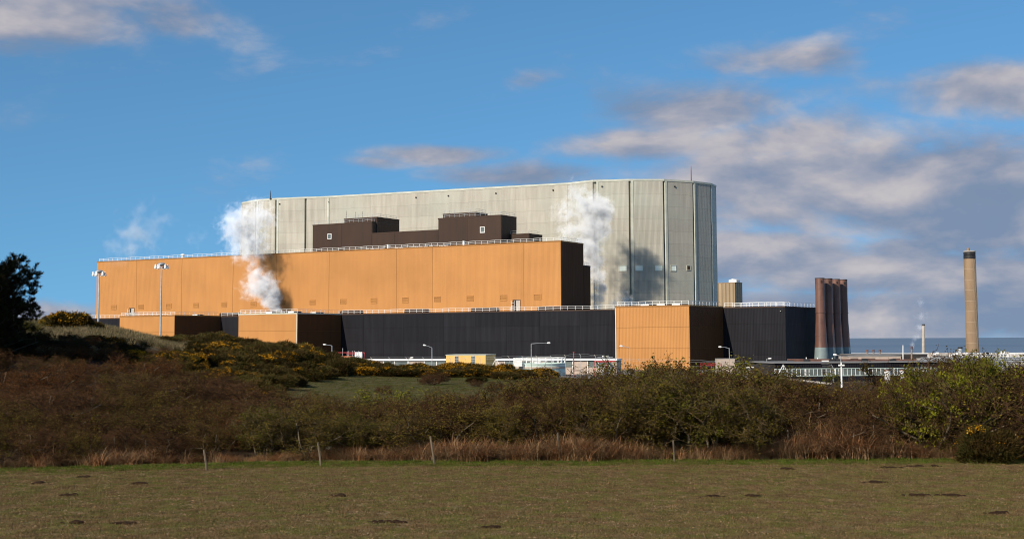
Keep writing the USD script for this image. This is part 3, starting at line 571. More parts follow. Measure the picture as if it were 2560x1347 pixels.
# ------------------------------------------------------------------ pale grey reactor building
ZR = 58.5
pts = [Z(x, y, ZR)[:2] for x, y in ((605, 508), (640, 501.5), (690, 497.5), (764, 494.5), (812, 493.0), (1418, 459.5), (1484, 452.5), (1574, 450.2), (1660, 450.4), (1733, 455.0), (1777, 460.5), (1790, 466))]
cr = np.array([38.0, 427.0]) * 1.094
back = [np.array(q) * 1.094 for q in ((64.5, 430.0), (58.0, 443.0), (44.0, 451.0), (28.0, 452.0), (-48.0, 487.0), (-60.0, 494.0), (-76.0, 494.0), (-89.0, 486.0), (-95.0, 474.0))]
reactor = thing('reactor_building', 'huge pale grey ribbed tower with faceted rounded ends behind the orange hall', 'building', (cr[0], cr[1], 0))
poly = np.array(pts + back)
shrink = []
for i in range(len(poly)):
    e0, e1 = poly[i] - poly[i - 1], poly[(i + 1) % len(poly)] - poly[i]
    n0, n1 = np.array([-e0[1], e0[0]]) / np.linalg.norm(e0), np.array([-e1[1], e1[0]]) / np.linalg.norm(e1)
    nn = (n0 + n1); nn /= max(0.5, np.dot(nn, nn) / 2 ** 0.5 / 1.4); shrink.append(poly[i] + nn * 0.8)
MB().prism(np.array(shrink), 0, ZR - 0.3).build('wall_backing', M['joint_grey'], reactor)
MB().prism(poly * 1.0, ZR - 0.28, ZR + 0.05).build('roof', M['roof'], reactor)
rows = [0, 12, 17.5] + list(np.arange(22.0, ZR - 3, 4.0)) + [ZR - 0.3]
rnd = random.Random(4)
GR = 0.40                                                          # half the width of the slots between facets
for i in range(len(poly)):
    a, b = poly[i], poly[(i + 1) % len(poly)]; L = np.linalg.norm(b - a); d = (b - a) / L; out = np.array([d[1], -d[0]])
    seen = i < 11
    ga = 0.0 if i in (4, 5) else GR; gb = 0.0 if i in (3, 4) else GR
    if i == 6: ga = 0.9
    a2, b2 = a + d * ga, b - d * gb
    if not seen:
        wall(reactor, a2 - out * .8, b2 - out * .8, [0, ZR - .3], [], M['grey'], out, thick=0.8); continue
    if i == 4:
        cuts = [L * k / 5 for k in range(1, 5)]
    else: cuts = []
    inner = -out * 0.0
    wall(reactor, a2 - out * .8, b2 - out * .8, rows if i != 4 else [r for r in rows if r > 15 or r == 0], cuts, M['grey'], out, thick=0.8, gap=0.012, s0=i * 3.3)
    # pale fin at the left edge of each drum facet and the capping along the top
    if i in (1, 2, 6, 7, 8, 9, 10) :
        q = a + d * (ga + 0.0); mb = MB(); mb.obox([*(q - d * 0.03 - out * 0.5), 0], [*(d * 0.75), 0], [*(out * 0.62), 0], [0, 0, ZR - 0.3]); mb.build('edge_fin', M['fin'], reactor)
    mb = MB(); mb.obox([*(a - out * 0.3), ZR - 0.29], [*(d * L), 0], [*(out * 0.42), 0], [0, 0, 0.62]); mb.build('coping', M['fin'], reactor)
def face_hit(i, px, py):
    a, b = poly[i], poly[(i + 1) % len(poly)]; d = (b - a) / np.linalg.norm(b - a); out = np.array([d[1], -d[0]])
    r = ray(px, py); k = (a @ out) / (r[:2] @ out); q = EYE + r * k
    return q, d, out
for k, (px, py, w, h, i, pale) in enumerate(((1557, 670.5, 2.7, 1.95, 6, 1), (1597.5, 670, 2.7, 1.95, 7, 1), (1646.5, 670, 2.6, 1.95, 7, 1), (1683, 670, 2.3, 1.95, 8, 1), (1721, 669.5, 1.5, 1.7, 8, 0))):
    q, d, out = face_hit(i, px, py); mb = MB(); d3, o3 = np.append(d, 0), np.append(out, 0); z3 = np.array([0, 0, 1.0])
    for a, b, c, e in ((-w / 2, w / 2, h / 2 - .16, h / 2), (-w / 2, w / 2, -h / 2, -h / 2 + .16), (-w / 2, -w / 2 + .16, -h / 2 + .16, h / 2 - .16), (w / 2 - .16, w / 2, -h / 2 + .16, h / 2 - .16)):
        mb.obox(q + d3 * a + z3 * c + o3 * .01, d3 * (b - a), o3 * .16, z3 * (e - c))
    wd = mb.build('window', M['fin'], reactor)
    if pale: MB().obox(q + d3 * (-w / 2 + .16) + z3 * (-h / 2 + .16) + o3 * .01, d3 * (w - .32), o3 * .05, z3 * (h - .32)).build('pane', M['pane_pale'], wd)
    else:
        mb = MB()
        for zz in np.linspace(-h / 2 + .2, h / 2 - .35, 5): mb.obox(q + d3 * (-w / 2 + .16) + z3 * zz + o3 * .02, d3 * (w - .32), o3 * .03 + z3 * .2, o3 * .06 - z3 * .1)
        mb.build('slats', M['brown'], wd)
for px, i in ((699, 2), (822, 4), (1040, 4), (1121, 4), (1240, 4), (1383, 4), (1505, 6), (1686, 8)):
    q, d, out = face_hit(i, px, proj([*(poly[i]), ZR])[1] + 12); d3, o3 = np.append(d, 0), np.append(out, 0)
    q[2] = ZR - 2.1; MB().obox(q - d3 * .2, d3 * .45, o3 * .3, [0, 0, .42]).build('overflow_spout', M['core'], reactor)
MB().obox([*(pts[4] + np.array([1.0, -0.5]) - (poly[5] - poly[4]) / np.linalg.norm(poly[5] - poly[4]) * 0), 0], [0.7, -0.3, 0], [-.1, -.25, 0], [0, 0, ZR - .4]).build('downpipe', M['fin'], reactor)
for px, ptop, h, mat, lab in ((675, 476, 0, 'core', 'thin dark aerial on the left roof edge of the grey tower'), (1729.5, 415, 0, 'red', 'rust red aerial mast on the right roof edge of the grey tower')):
    b = Z(px, 497.5 if px < 1000 else 455, ZR) + np.array([0, 1.2, 0.05]); top = P(px, ptop, b[1])[2]
    o = thing('roof_mast', lab, 'aerial', b); MB().tube([b, b + [0, 0, (top - b[2]) * .65], [b[0], b[1], top]], [.17, .13, .05], 6).build('pole', M['rust'] if mat == 'red' else M['core'], o)
    MB().box(b + [0, 0, .15], [.7, .7, .25]).build('base_plate', M['core'], o)

# ------------------------------------------------------------------ tan tower behind, stacks, big chimney
D = 600.0
FT = Frame(P(1837, 706, D), 40.0); zt = FT.z(1837, 706.5)
tan = thing('tan_tower', 'square tan fluted tower peeping out right of the grey tower', 'building', FT.pt(0, 0, 0))
s0 = FT.s(1780, 720); t1 = FT.t(1855, 707, 0)
block(tan, FT, s0, 0, 0, t1, 0, zt, M['fluted'], front=[-s0 * .5], joint='joint', coping=M['conc'])
mb = MB(); sa, sb = FT.s(1822, 700, 3), FT.s(1841, 700, 3); zb = zt + 1.2
slab(mb, FT, sa, sb, 3, 6, zt + .06, zb + .2); p0 = [FT.pt(sa - .1, 2.9, zb + .2), FT.pt(sb + .1, 2.9, zb + .2), FT.pt(sb + .1, 6.1, zb + .2), FT.pt(sa - .1, 6.1, zb + .2), FT.pt((sa + sb) / 2, 2.9, zb + .65), FT.pt((sa + sb) / 2, 6.1, zb + .65)]
o = thing('roof_hut', 'white gabled hut on top of the tan tower', 'roof hut', FT.pt(sa, 3, zt)); mb.build('walls', M['white'], o)
MB().add(p0, [[0, 1, 4], [2, 3, 5], [1, 2, 5], [1, 5, 4], [3, 0, 4], [3, 4, 5]]).build('gable_roof', M['white'], o)

stk = [(2052, 695, 2036.5, 2070.5, 340, 22.5), (2072, 697, 0, 0, 343.3, 0), (2091, 698.5, 0, 0, 346.6, 0), (2108, 700, 0, 0, 349.9, 0)]
z_st = P(2054, 897, 340)[2]; Hs = P(2052, 695, 340)[2] - z_st; r0 = 11.0 / F * 340
for k, (px, pt, a, b, D, w) in enumerate(stk):
    c = P(2053.5 + (0, 20.0, 39, 57.5)[k], 890, D); c[2] = z_st
    o = thing('rusty_stack', ('nearest rusty brown flared stack, sunlit, grey green foot', 'second rusty stack of the row, grey patch below its rim', 'third rusty stack of the row, between second and last', 'last and farthest rusty stack of the row beside the sea')[k], 'chimney', c, group='row of four rusty stacks')
    def rad(h):                                                   # flares out towards the foot
        t = 1 - h / Hs; return r0 * (1 + 0.10 * t + 0.50 * max(0, t - .42) ** 1.6 / .58 ** 1.6)
    zsplit = Hs * .145
    MB().lathe([(rad(z), z) for z in np.linspace(0, zsplit, 5)], c, 28).build('stack_foot', M['teal'], o, 40)
    edges = [zsplit, Hs * .29, Hs * .43, Hs * .575, Hs * .72, Hs * .86, Hs]
    for e0, e1 in zip(edges[:-1], edges[1:]):
        kk = .02 + .03 * (edges.index(e0) % 2); pr = [(rad(z) + kk, z) for z in np.linspace(e0 - .03, e1 + .03, 6)]
        MB().lathe(pr, c, 28).build('shell_section', M['rust'], o, 40)
    MB().lathe([(rad(Hs * .575) + .03, Hs * .575 - .12), (rad(Hs * .575) + .14, Hs * .575 - .1), (rad(Hs * .575) + .14, Hs * .575 + .1), (rad(Hs * .575) + .03, Hs * .575 + .12)], c, 28).build('ring', M['rust'], o)
    MB().lathe([(r0 + .03, Hs - .14), (r0 + .12, Hs - .12), (r0 + .12, Hs), (r0 - .1, Hs + .01), (r0 - .1, Hs - 4), (0, Hs - 4)], c, 28).build('rim', M['soot'], o)
    MB().box(c + np.array([.15, -r0 - .06, Hs - .9]), [.3, .2, .6]).build('bracket', M['soot'], o)

D = 480.0
c = P(2431.5, 882, D); zc = c[2] - 4; H = P(2424.5, 628, D)[2] - zc; c[2] = zc
ro, rt = 15.2 / F * D, 14.2 / F * D
chim = thing('concrete_chimney', 'tall tan concrete chimney with a black band at its top, by the sea', 'chimney', c)
nb = 10
def rc(z): return ro + (rt - ro) * z / H
zb0 = P(2424, 647, D)[2] - zc
for k in range(nb):
    e0, e1 = zb0 * k / nb, zb0 * (k + 1) / nb
    MB().lathe([(rc(e0) - .12, e0), (rc(e0), e0 + .1), (rc(e1), e1 - .1), (rc(e1) - .12, e1)], c, 40).build('concrete_lift', M['conc'], chim, 30)
    if k: MB().lathe([(rc(e0) - .05, e0 - .09), (rc(e0) + .012, e0 - .08), (rc(e0) + .012, e0 + .08), (rc(e0) - .05, e0 + .09)], c, 40).build('lift_joint', M['conc_line'], chim, 30)
zm = (zb0 + H) / 2
for e0, e1 in ((zb0, zm), (zm, H - .3)): MB().lathe([(rc(e0) + .03, e0 + .06), (rc(e0) + .06, e0 + .1), (rc(e1) + .06, e1 - .1), (rc(e1) + .03, e1 - .06)], c, 40).build('black_band', M['soot'], chim, 30)
MB().lathe([(rt, H - .3), (rt + .12, H - .25), (rt + .12, H), (rt - .1, H + .1), (0, H + .12)], c, 40).build('rim', M['conc_grey'], chim, 30)
MB().lathe([(.55, H + .1), (.55, H + 1.1), (.4, H + 1.15), (0, H + 1.15)], c + [-.4, 0, 0], 14).build('flue_pipe', M['conc'], chim, 30)
mb = MB()
for a in np.arange(40) * 2 * PI / 40 + .07: mb.obox(c + np.array([rc(0) * math.cos(a), rc(0) * math.sin(a), .2]), [.06, 0, 0], [0, .06, 0], [(rt - ro) * math.cos(a), (rt - ro) * math.sin(a), zb0 - .4])
tag(mb.build('shutter_marks', M['conc_line'], chim), kind='stuff')

# ------------------------------------------------------------------ lamps, fences and small buildings of the site
def bar(p, q, r=0.05, sides=4): return MB().tube([p, q], r, sides)
for px, top, D, lab in ((248, 682, 226, 'shorter lighting mast with six lanterns at the left end of the orange hall'), (404, 664, 222, 'taller lighting mast with six lanterns in front of the small left orange block')):
    t = P(px, top, D); g = gz(t[0], t[1]) - 0.3
    o = thing('lighting_mast', lab, 'lighting mast', (t[0], t[1], g), group='high lighting masts behind the hill')
    b = np.array([t[0], t[1], g]); H = t[2] - g
    MB().tube([b, b + [0, 0, H * .5], b + [0, 0, H]], [.19, .15, .11], 10).build('mast', M['galv'], o, 40)
    MB().lathe([(0, H + .05), (.3, H + .05), (.62, H + .18), (.62, H + .34), (.4, H + .46), (0, H + .5)], b, 14).build('head_ring', M['galv'], o, 30)
    for a in np.arange(6) * PI / 3 + .4:
        e = b + np.array([.95 * math.cos(a), .95 * math.sin(a), H - .12])
        ln = MB().lathe([(0, -.42), (.2, -.4), (.24, -.2), (.16, .0), (.14, .3), (0, .36)], e, 10).build('lantern', M['white'], o, 30)
        MB().tube([b + [0, 0, H], e + [0, 0, .1]], .05, 4).build('arm', M['galv'], ln)

def street_lamp(px, py, D, ax, ay, label, base=None):
    """Post top at (px, py); lantern at (ax, ay)."""
    t = P(px, py, D); g = gz(t[0], t[1]) - .2; e = P(ax, ay, D); dr = e - t; L = np.linalg.norm(dr)
    o = thing('street_lamp', label, 'street lamp', (t[0], t[1], g), group='street lamps on the site road')
    MB().tube([[t[0], t[1], g], t], [.085, .06], 8).build('post', M['galv'], o)
    if L > .3: MB().tube([t, t + dr * .5 + [0, 0, .03], e], [.05, .045, .04], 6).build('arm', M['galv'], o)
    d = dr / L if L > .3 else np.array([1., 0, 0]); d[2] *= .4
    MB().tube([e - d * .12, e + d * .05, e + d * .4, e + d * .52], [.06, .15, .15, .04], 8).build('lantern', M['white'], o)
street_lamp(661, 863, 262, 677, 860, 'small street lamp in front of the middle orange block, arm to the right')
street_lamp(830, 864, 262, 814, 861, 'street lamp against the shaded flank of the middle orange block')
street_lamp(1080, 869, 250, 1064, 863, 'street lamp left of the yellow hut, lantern held out to the left')
street_lamp(1328, 859, 244, 1369, 857, 'tall street lamp with a long arm to the right, before the black wall')
street_lamp(1574, 869, 244, 1556, 865, 'street lamp in front of the nearest orange block, arm to the left')
street_lamp(1823, 870, 246, 1803, 867, 'street lamp before the black end wall, beside the buff concrete block')
street_lamp(1917, 897, 246, 1922, 896, 'short street lamp before the black end wall near the glazed building')
street_lamp(2102, 891, 200, 2091, 887, 'street lamp above the camera pole by the glazed building')
street_lamp(1022, 896, 246, 1027, 894, 'very small lamp on the white roofed building left of the yellow hut')

# long low white roofed building below the black wall
D = 298.0
FL = Frame(P(1100, 900, D), 14.0); zl = FL.z(1100, 897)
sa, sb = FL.s(911, 898), FL.s(1541, 898)
low = thing('low_site_building', 'long low building with white roof edge and windows at the foot of the black wall', 'building', FL.pt((sa + sb) / 2, 0, 0))
slab(MB(), FL, sa, sb, 0.1, 6, 0, zl - .35).build('wall', M['pinkish'], low)
slab(MB(), FL, sa - .2, sb + .2, -.35, 6.2, zl - .36, zl).build('roof', M['white'], low)
x = 960
k = 0
while x < 1530:
    w = 24 + 14 * ((k * 37) % 5) / 4
    s0, s1 = FL.s(x, 900), FL.s(min(x + w, 1534), 900)
    wd = slab(MB(), FL, s0, s1, .03, .09, zl - 1.75, zl - .4).build('window', M['pane_dark'] if k % 3 != 2 else M['pinkish'], low)
    slab(MB(), FL, s0 - .14, s0, -.02, .09, 0, zl - .38).build('mullion', M['white'], wd)
    x += w + 3; k += 1
# yellow hut
D = 256.0
FY = Frame(P(1214, 886, D), 12.0); zy = FY.z(1214, 886.3)
hut = thing('yellow_hut', 'small flat roofed yellow hut with two slit windows, below the black wall', 'building', FY.pt(0, 0, 0))
s0 = FY.s(1115, 890); t1 = 8.5
slab(MB(), FY, s0, 0, 0, t1, .6, zy - .1).build('wall', M['yellow'], hut)
slab(MB(), FY, s0 - .08, .08, -.08, t1 + .08, zy - .1, zy + .04).build('roof', M['fin'], hut)
for px in (1141.5, 1182.5):
    s = FY.s(px, 900); wd = slab(MB(), FY, s - .36, s + .36, -.06, .02, zy - 2.2, zy - .2).build('window', M['galv'], hut)
    for q in range(4):
        for hh in range(2): slab(MB(), FY, s - .32 + hh * .34, s - .02 + hh * .34, -.09, -.065, zy - 2.15 + q * .48, zy - 1.75 + q * .48).build('pane', M['pane_dark'], wd)

# red and orange pipework left of the low building
D = 285.0
g0 = P(880, 900, D)
o = thing('pipe_gantry', 'red and orange pipe gantry with white valves beside the low white roofed building', 'pipework', (g0[0], g0[1], 0))
for x0, x1, y, m in ((845, 911, 881, 'red'), (846, 884, 890.5, 'orangered'), (833, 876, 893, 'orangered'), (834, 880, 898, 'orangered'), (866, 900, 884, 'red')): bar(P(x0, y, D), P(x1, y, D), .09).build('pipe', M[m], o)
for x, y in ((911, 881), (846, 887), (853, 889), (868, 878), (872, 877), (882, 876), (886, 876), (857, 870), (897, 877), (834, 893), (865, 891)): bar([P(x, y, D)[0], D, 0], P(x, y, D), .07).build('upright', M['red'] if y in (881,) else M['orangered'] if y > 886 else M['galv'], o)
for x in (891, 896, 900, 904): MB().lathe([(0, 0), (.2, 0), (.25, .8), (.2, 1.4), (0, 1.5)], [P(x, 889, D)[0], D - .4, P(x, 897, D)[2]], 8).build('valve', M['white'], o)
# settling tank with rail
D = 262.0
c = P(1350, 917, D); zt_ = P(1350, 908, D)[2]; rr = 66 / F * D
o = thing('round_tank', 'wide round pale green tank with a white rail, right of the yellow hut', 'tank', (c[0], c[1] + rr, 0))
cc = np.array([c[0], c[1] + rr, 0])
MB().lathe([(rr, 0), (rr, zt_ - .25), (rr + .12, zt_ - .2), (rr + .12, zt_), (rr - .3, zt_), (rr - .3, zt_ - .5), (0, zt_ - .5)], cc, 40).build('tank_wall', M['poolgreen'], o, 30)
MB().lathe([(rr + .02, zt_ - 1.0), (rr + .1, zt_ - .98), (rr + .1, zt_ - .7), (rr + .02, zt_ - .68)], cc, 40).build('band', M['pinkish'], o)
ring = [cc + np.array([rr * math.cos(a), rr * math.sin(a), zt_]) for a in np.linspace(0, 2 * PI, 25)]
railing(o, ring, 1.0, 1.9, r=.06)
for x in (1295, 1342): MB().box(P(x, 908, D) + [0, .5, 0], [1.6, .4, 1.2]).build('control_box', M['white'], o)
# tank in red gantry
D = 258.0
c = P(1517, 915, D); c[2] = 0
o = thing('grey_tank', 'grey cylindrical tank with a white door plate, left of the nearest orange block', 'tank', c)
zt_ = P(1517, 909, D)[2]; rr = 15 / F * D
MB().lathe([(rr, 0), (rr, zt_ - .15), (rr * .6, zt_ + .08), (0, zt_ + .12)], c, 24).build('tank_body', M['galv'], o, 40)
MB().box([c[0] - .45, c[1] - rr - .02, P(1500, 916, D)[2]], [.5, .1, .6]).build('door_plate', M['white'], o)
o = thing('red_gantry', 'red steel gantry standing over the grey tank', 'gantry', (c[0], c[1], 0))
for x0, x1, y in ((1485, 1540, 902), (1490, 1530, 904)): bar(P(x0, y, D - 1.5), P(x1, y, D - 1.5), .12).build('beam', M['red'], o)
for x in (1487, 1515, 1538): bar([P(x, 902, D - 1.5)[0], D - 1.5, 0], P(x, 902, D - 1.5), .1).build('upright', M['red'], o)
for x in (1506, 1518): bar(P(x, 902, D), P(x, 890, D), .08).build('pipe', M['galv'], o)
bar(P(1494, 892, D), P(1532, 892, D), .07).build('pipe', M['galv'], o); bar(P(1505, 890, D), P(1518, 890, D), .12).build('pipe', M['white'], o)
for x, y0, lab, D in ((1434, 880.5, 'single red post with a rounded top before the low building', 250.0),):
    t = P(x, y0, D); o = thing('red_post', lab, 'post', (t[0], t[1], gz(t[0], t[1]))); MB().tube([[t[0], t[1], gz(t[0], t[1]) - .2], t], .11, 8).build('shaft', M['red'], o); MB().box(t + [0, 0, .05], [.26, .26, .12]).build('cap', M['red'], o)
D = 252.0
a, b = P(1793, 897.5, D), P(1837, 897.5, D)
o = thing('concrete_block_wall', 'square buff concrete block below the street lamp, right of the nearest orange block', 'block', ((a[0] + b[0]) / 2, D, 0))
MB().obox([a[0], D, 0], [b[0] - a[0], 0, 0], [0, 2.4, 0], [0, 0, a[2]]).build('block', M['pinkish'], o); MB().obox([a[0] - .05, D - .05, a[2]], [b[0] - a[0] + .1, 0, 0], [0, 2.5, 0], [0, 0, .1]).build('cap', M['conc_grey'], o)
o = thing('red_barrier', 'low red barrier left of the buff concrete block', 'barrier', (P(1775, 910, 248)[0], 248, 0))
for y in (908.5, 913): bar(P(1750, y, 248), P(1804, y, 248), .08).build('rail', M['red'], o)
for x in (1752, 1778, 1803): bar([P(x, 912, 248)[0], 248, 0], P(x, 908, 248), .08).build('post', M['red'], o)

# glazed low building on the right and its roof pipes
D = 214.0
FG = Frame(P(1938, 906, D), -9.0)
zg = FG.z(2100, 907); s1 = FG.s(2400, 906)
gl = thing('glazed_building', 'low dark building with a long band of windows, right, behind the hedge', 'building', FG.pt(s1 / 2, 0, 0))
zw0, zw1 = FG.z(2100, 938.5), FG.z(2100, 920.5)
slab(MB(), FG, 0, s1, .35, 14, 0, zg - .1).build('wall_backing', M['core'], gl)
wall(gl, FG.pt(0, .3, 0), FG.pt(s1, .3, 0), [zw1 + .1, zg], [s1 * k / 8 for k in range(1, 8)], M['dark'], -FG.b)
wall(gl, FG.pt(0, .3, 0), FG.pt(s1, .3, 0), [0, zw0 - .08], [s1 * k / 8 for k in range(1, 8)], M['dark'], -FG.b)
slab(MB(), FG, -.2, s1 + .2, .0, 14.2, zg, zg + .12).build('roof', M['roof'], gl)
n = 44
for k in range(n):
    a, b = s1 * k / n, s1 * (k + 1) / n
    wd = slab(MB(), FG, a - .03, a + (.22 if k % 7 == 0 else .04), .18, .3, zw0, zw1).build('window', M['white'], gl)
    slab(MB(), FG, a + .05, b - .05, .24, .28, zw0 + .03, zw1 - .03).build('pane', M['pane_dark'] if (k * 7) % 11 else M['core'], wd)
for z in (zw0, zw1): slab(MB(), FG, 0, s1, .16, .33, z - .05, z + .04).build('sill', M['poolgreen'], gl)
o = thing('white_canopy', 'low white edged canopy joining the glazed building on the left', 'canopy', P(1900, 925, 224))
a, b = P(1860, 919.5, 224), P(1937, 921.5, 224); MB().obox([a[0], 224, a[2]], [b[0] - a[0], 0, 0], [0, 4, 0], [0, 0, .16]).build('roof_edge', M['white'], o)
MB().obox([a[0] + .3, 224.3, 0], [b[0] - a[0] - .5, 0, 0], [0, 3.5, 0], [0, 0, a[2]]).build('wall', M['conc_grey'], o)
a, b = P(1945, 941, 190), P(2080, 957, 190)
o = thing('ramp_wall', 'pale sloping concrete ramp edge in front of the glazed building', 'wall', (a[0], 190, 0))
MB().obox([a[0], 190, a[2] - .25], b - a, [0, .5, 0], [0, 0, .25]).build('coping', M['conc_grey'], o); MB().obox([a[0], 190.1, 0], (b - a) * [1, 0, 0], [0, .35, 0], [0, 0, b[2] - .3]).build('wall', M['core'], o)
D = 225.0
o = thing('roof_pipe_run', 'long brown pipe run lying on the roof edge of the glazed building', 'pipe', P(2060, 903, D))
for y, x0, x1, r in ((898.5, 1968, 2290, .16), (902, 1985, 2270, .14)): bar(P(x0, y, D), P(x1, y + 1.5, D), r, 8).build('pipe', M['rust'], o)
for x in (2015, 2080, 2095, 2160, 2230): MB().box(P(x, 900, D) + [0, -.2, 0], [.9, .5, .45]).build('flange', M['soot'], o)
for x, y in ((2016, 893), (2044, 893.5), (2081, 894)): bar(P(x, 901, D), P(x, y, D), .09, 6).build('vent', M['white'], o)
MB().box(P(2062, 902.5, D) + [0, -.3, 0], [1.1, .4, .25]).build('white_box', M['white'], o); MB().box(P(2214, 904.5, D) + [0, -.3, 0], [1.1, .4, .2]).build('white_box', M['white'], o)
# flat buff building and dark shed behind
D = 300.0
a, b = P(2121, 891, D), P(2252, 892.5, D)
o = thing('buff_flat_building', 'low flat buff building between the stacks and the big chimney', 'building', ((a[0] + b[0]) / 2, D, 0)); MB().obox([a[0], D, 0], [b[0] - a[0], 0, 0], [0, 9, 0], [0, 0, a[2]]).build('wall', M['pinkish'], o); MB().obox([a[0] - .1, D - .1, a[2]], [b[0] - a[0] + .2, 0, 0], [0, 9.2, 0], [0, 0, .2]).build('roof', M['roof'], o)
for x in (2135, 2163, 2178, 2240): MB().box(P(x, 897, D) + [0, -.2, 0], [1.6, .3, .3]).build('window', M['core'], o)
D = 330.0
a, b = P(2136, 887, D), P(2318, 886, D)
o = thing('dark_shed', 'long low dark shed behind the flat buff building', 'building', ((a[0] + b[0]) / 2, D, 0)); MB().obox([a[0], D, 0], [b[0] - a[0], 0, 0], [0, 16, 0], [0, 0, a[2]]).build('wall', M['core'], o); MB().obox([a[0] - .2, D - .2, a[2]], [b[0] - a[0] + .4, 0, 0], [0, 16.4, 0], [0, 0, .15]).build('roof', M['roof'], o)
D = 420.0
a, b = P(2122, 884.5, D), P(2300, 882.5, D)
o = thing('sea_wall', 'thin pale wall along the shore behind the sheds', 'wall', ((a[0] + b[0]) / 2, D, 0)); MB().obox([a[0], D, 0], [62, 0, 0], [0, .6, 0], [0, 0, a[2]]).build('wall', M['conc_grey'], o); MB().obox([a[0], D - .1, a[2]], [62, 0, 0], [0, .8, 0], [0, 0, .2]).build('coping', M['white'], o)
for k, x in enumerate((2168, 2183.5, 2199.5)):
    t = P(x, 873.5, 336); o = thing('roof_vent_pipe', 'short rusty vent pipe on the dark shed, %s of three' % ('left', 'middle', 'right')[k], 'vent pipe', (t[0], 336, 2)); MB().tube([[t[0], 336, P(x, 888, 336)[2]], t - [0, 0, .4]], .22, 8).build('pipe', M['conc'], o); MB().lathe([(.28, -.55), (.28, 0), (0, .02)], t, 10).build('cap', M['rust'], o)
for px, pt, pb, D, r, m, nm, lab in ((2257.5, 862, 906, 230, .07, 'white', 'flag_pole', 'thin white pole standing left of the rusty topped pipe'), (2279, 865, 906, 232, .13, 'conc', 'vent_stack', 'guyed buff pipe with a rusty red top, giving off steam'), (2308.5, 810, 884, 430, .45, 'conc_grey', 'slender_chimney', 'slender pale grey chimney by the sea, left of the big chimney'), (2400.5, 867, 886, 400, .62, 'galv', 'steel_vent', 'short fat steel vent with a dark rim left of the big chimney')):
    t, b = P(px, pt, D), P(px, pb, D); o = thing(nm, lab, 'pole' if r < .1 else 'chimney', b)
    MB().tube([b - [0, 0, 1], (b + t) / 2, t], [r * 1.15, r * 1.05, r], 12).build('shaft', M[m], o, 40)
    MB().lathe([(r + .02, -.5 if r > .1 else -.1), (r + .06, -.45 if r > .1 else -.08), (r + .06, 0), (0, .02)], t, 12).build('cap', M['rust'] if nm == 'vent_stack' else M['soot'] if r > .1 else M['galv'], o)
    if nm == 'vent_stack':
        for dx in (-.75, .75): bar(b + [dx, 0, .1], b + [0, 0, (t[2] - b[2]) * .42], .04).build('guy', M['rust'], o)
# truss bridge and pipe racks on the far right
D = 262.0
o = thing('truss_bridge', 'long white steel truss bridge crossing the right edge above the trees', 'truss bridge', P(2430, 898, D))
for y in (893.5, 898.5, 903): bar(P(2300, y + .5, D), P(2620, y - 1, D), .12 if y < 898 else .16).build('chord', M['galv'], o)
for k in range(16):
    x = 2306 + k * 20; bar(P(x, 898.5, D), P(x + 10, 893.3, D), .07).build('diagonal', M['galv'], o); bar(P(x + 10, 893.3, D), P(x + 20, 898.5, D), .07).build('diagonal', M['galv'], o)
MB().obox(P(2300, 902, D + .3), [27, 0, 0], [0, 2.4, 0], [0, 0, .5]).build('deck', M['conc_grey'], o)
bar([P(2330, 902, D + 1)[0], D + 1, 0], P(2330, 902, D + 1), .2, 6).build('leg', M['galv'], o); bar([P(2500, 902, D + 1)[0], D + 1, 0], P(2500, 902, D + 1), .2, 6).build('leg', M['galv'], o)
rq = random.Random(8)
for kk, (D, x0, x1, y0, y1, lab, m) in enumerate(((300.0, 2320, 2415, 883, 893, 'yellowish pipe rack left behind the truss bridge', 'pinkish'), (306.0, 2425, 2520, 882, 897, 'white pipe rack with many valves below the big chimney', 'galv'), (296.0, 2500, 2640, 884, 912, 'white pipe rack at the right edge behind the brown shrubs', 'white'))):
    o = thing('pipe_rack', lab, 'pipe rack', P((x0 + x1) / 2, 890, D), group='pipe racks on the far right')
    for y in np.linspace(y0, y1, 4): bar(P(x0, y, D + rq.random()), P(x1, y, D + rq.random()), .10, 5).build('pipe', M[m], o)
    for x in np.arange(x0, x1, 9): bar([P(x, y0, D)[0], D, 0], P(x, y0 - rq.random() * 2, D), .07).build('upright', M['white'], o)
    for q in range(14): MB().box(P(rq.uniform(x0, x1), rq.uniform(y0 - 1, y1), D - .4), [rq.uniform(.3, 1.1), .4, rq.uniform(.2, .6)]).build('valve_box', M['white'] if q % 3 else M['conc_grey'], o)
t = P(2506, 878.5, 300); o = thing('white_lamp_head', 'flat white lamp on a short post above the right pipe rack', 'lamp', (t[0], 300, 2)); MB().box(t, [.8, .4, .15]).build('head', M['white'], o); bar([t[0], 300, 2], t, .06).build('post', M['galv'], o)
for k, x in enumerate((2220.5, 2257.0)):
    a = P(x, 926, 170); o = thing('rusty_bin', 'white drum with a rusty lid in front of the glazed windows, %s one' % ('left, tilted', 'right')[k], 'drum', (a[0], 170, gz(a[0], 170.0))); h0 = gz(a[0], 170.0)
    lean = np.array([-.12 if k == 0 else .0, 0, 0]); top = np.array([a[0], 170, a[2]])
    MB().tube([[a[0], 170, h0 - .1], top + lean], [.36, .40], 14).build('drum', M['white'], o); MB().tube([top + lean, top + lean * 1.2 + [0, 0, .14]], [.44, .40], 14).build('lid', M['rust'], o)
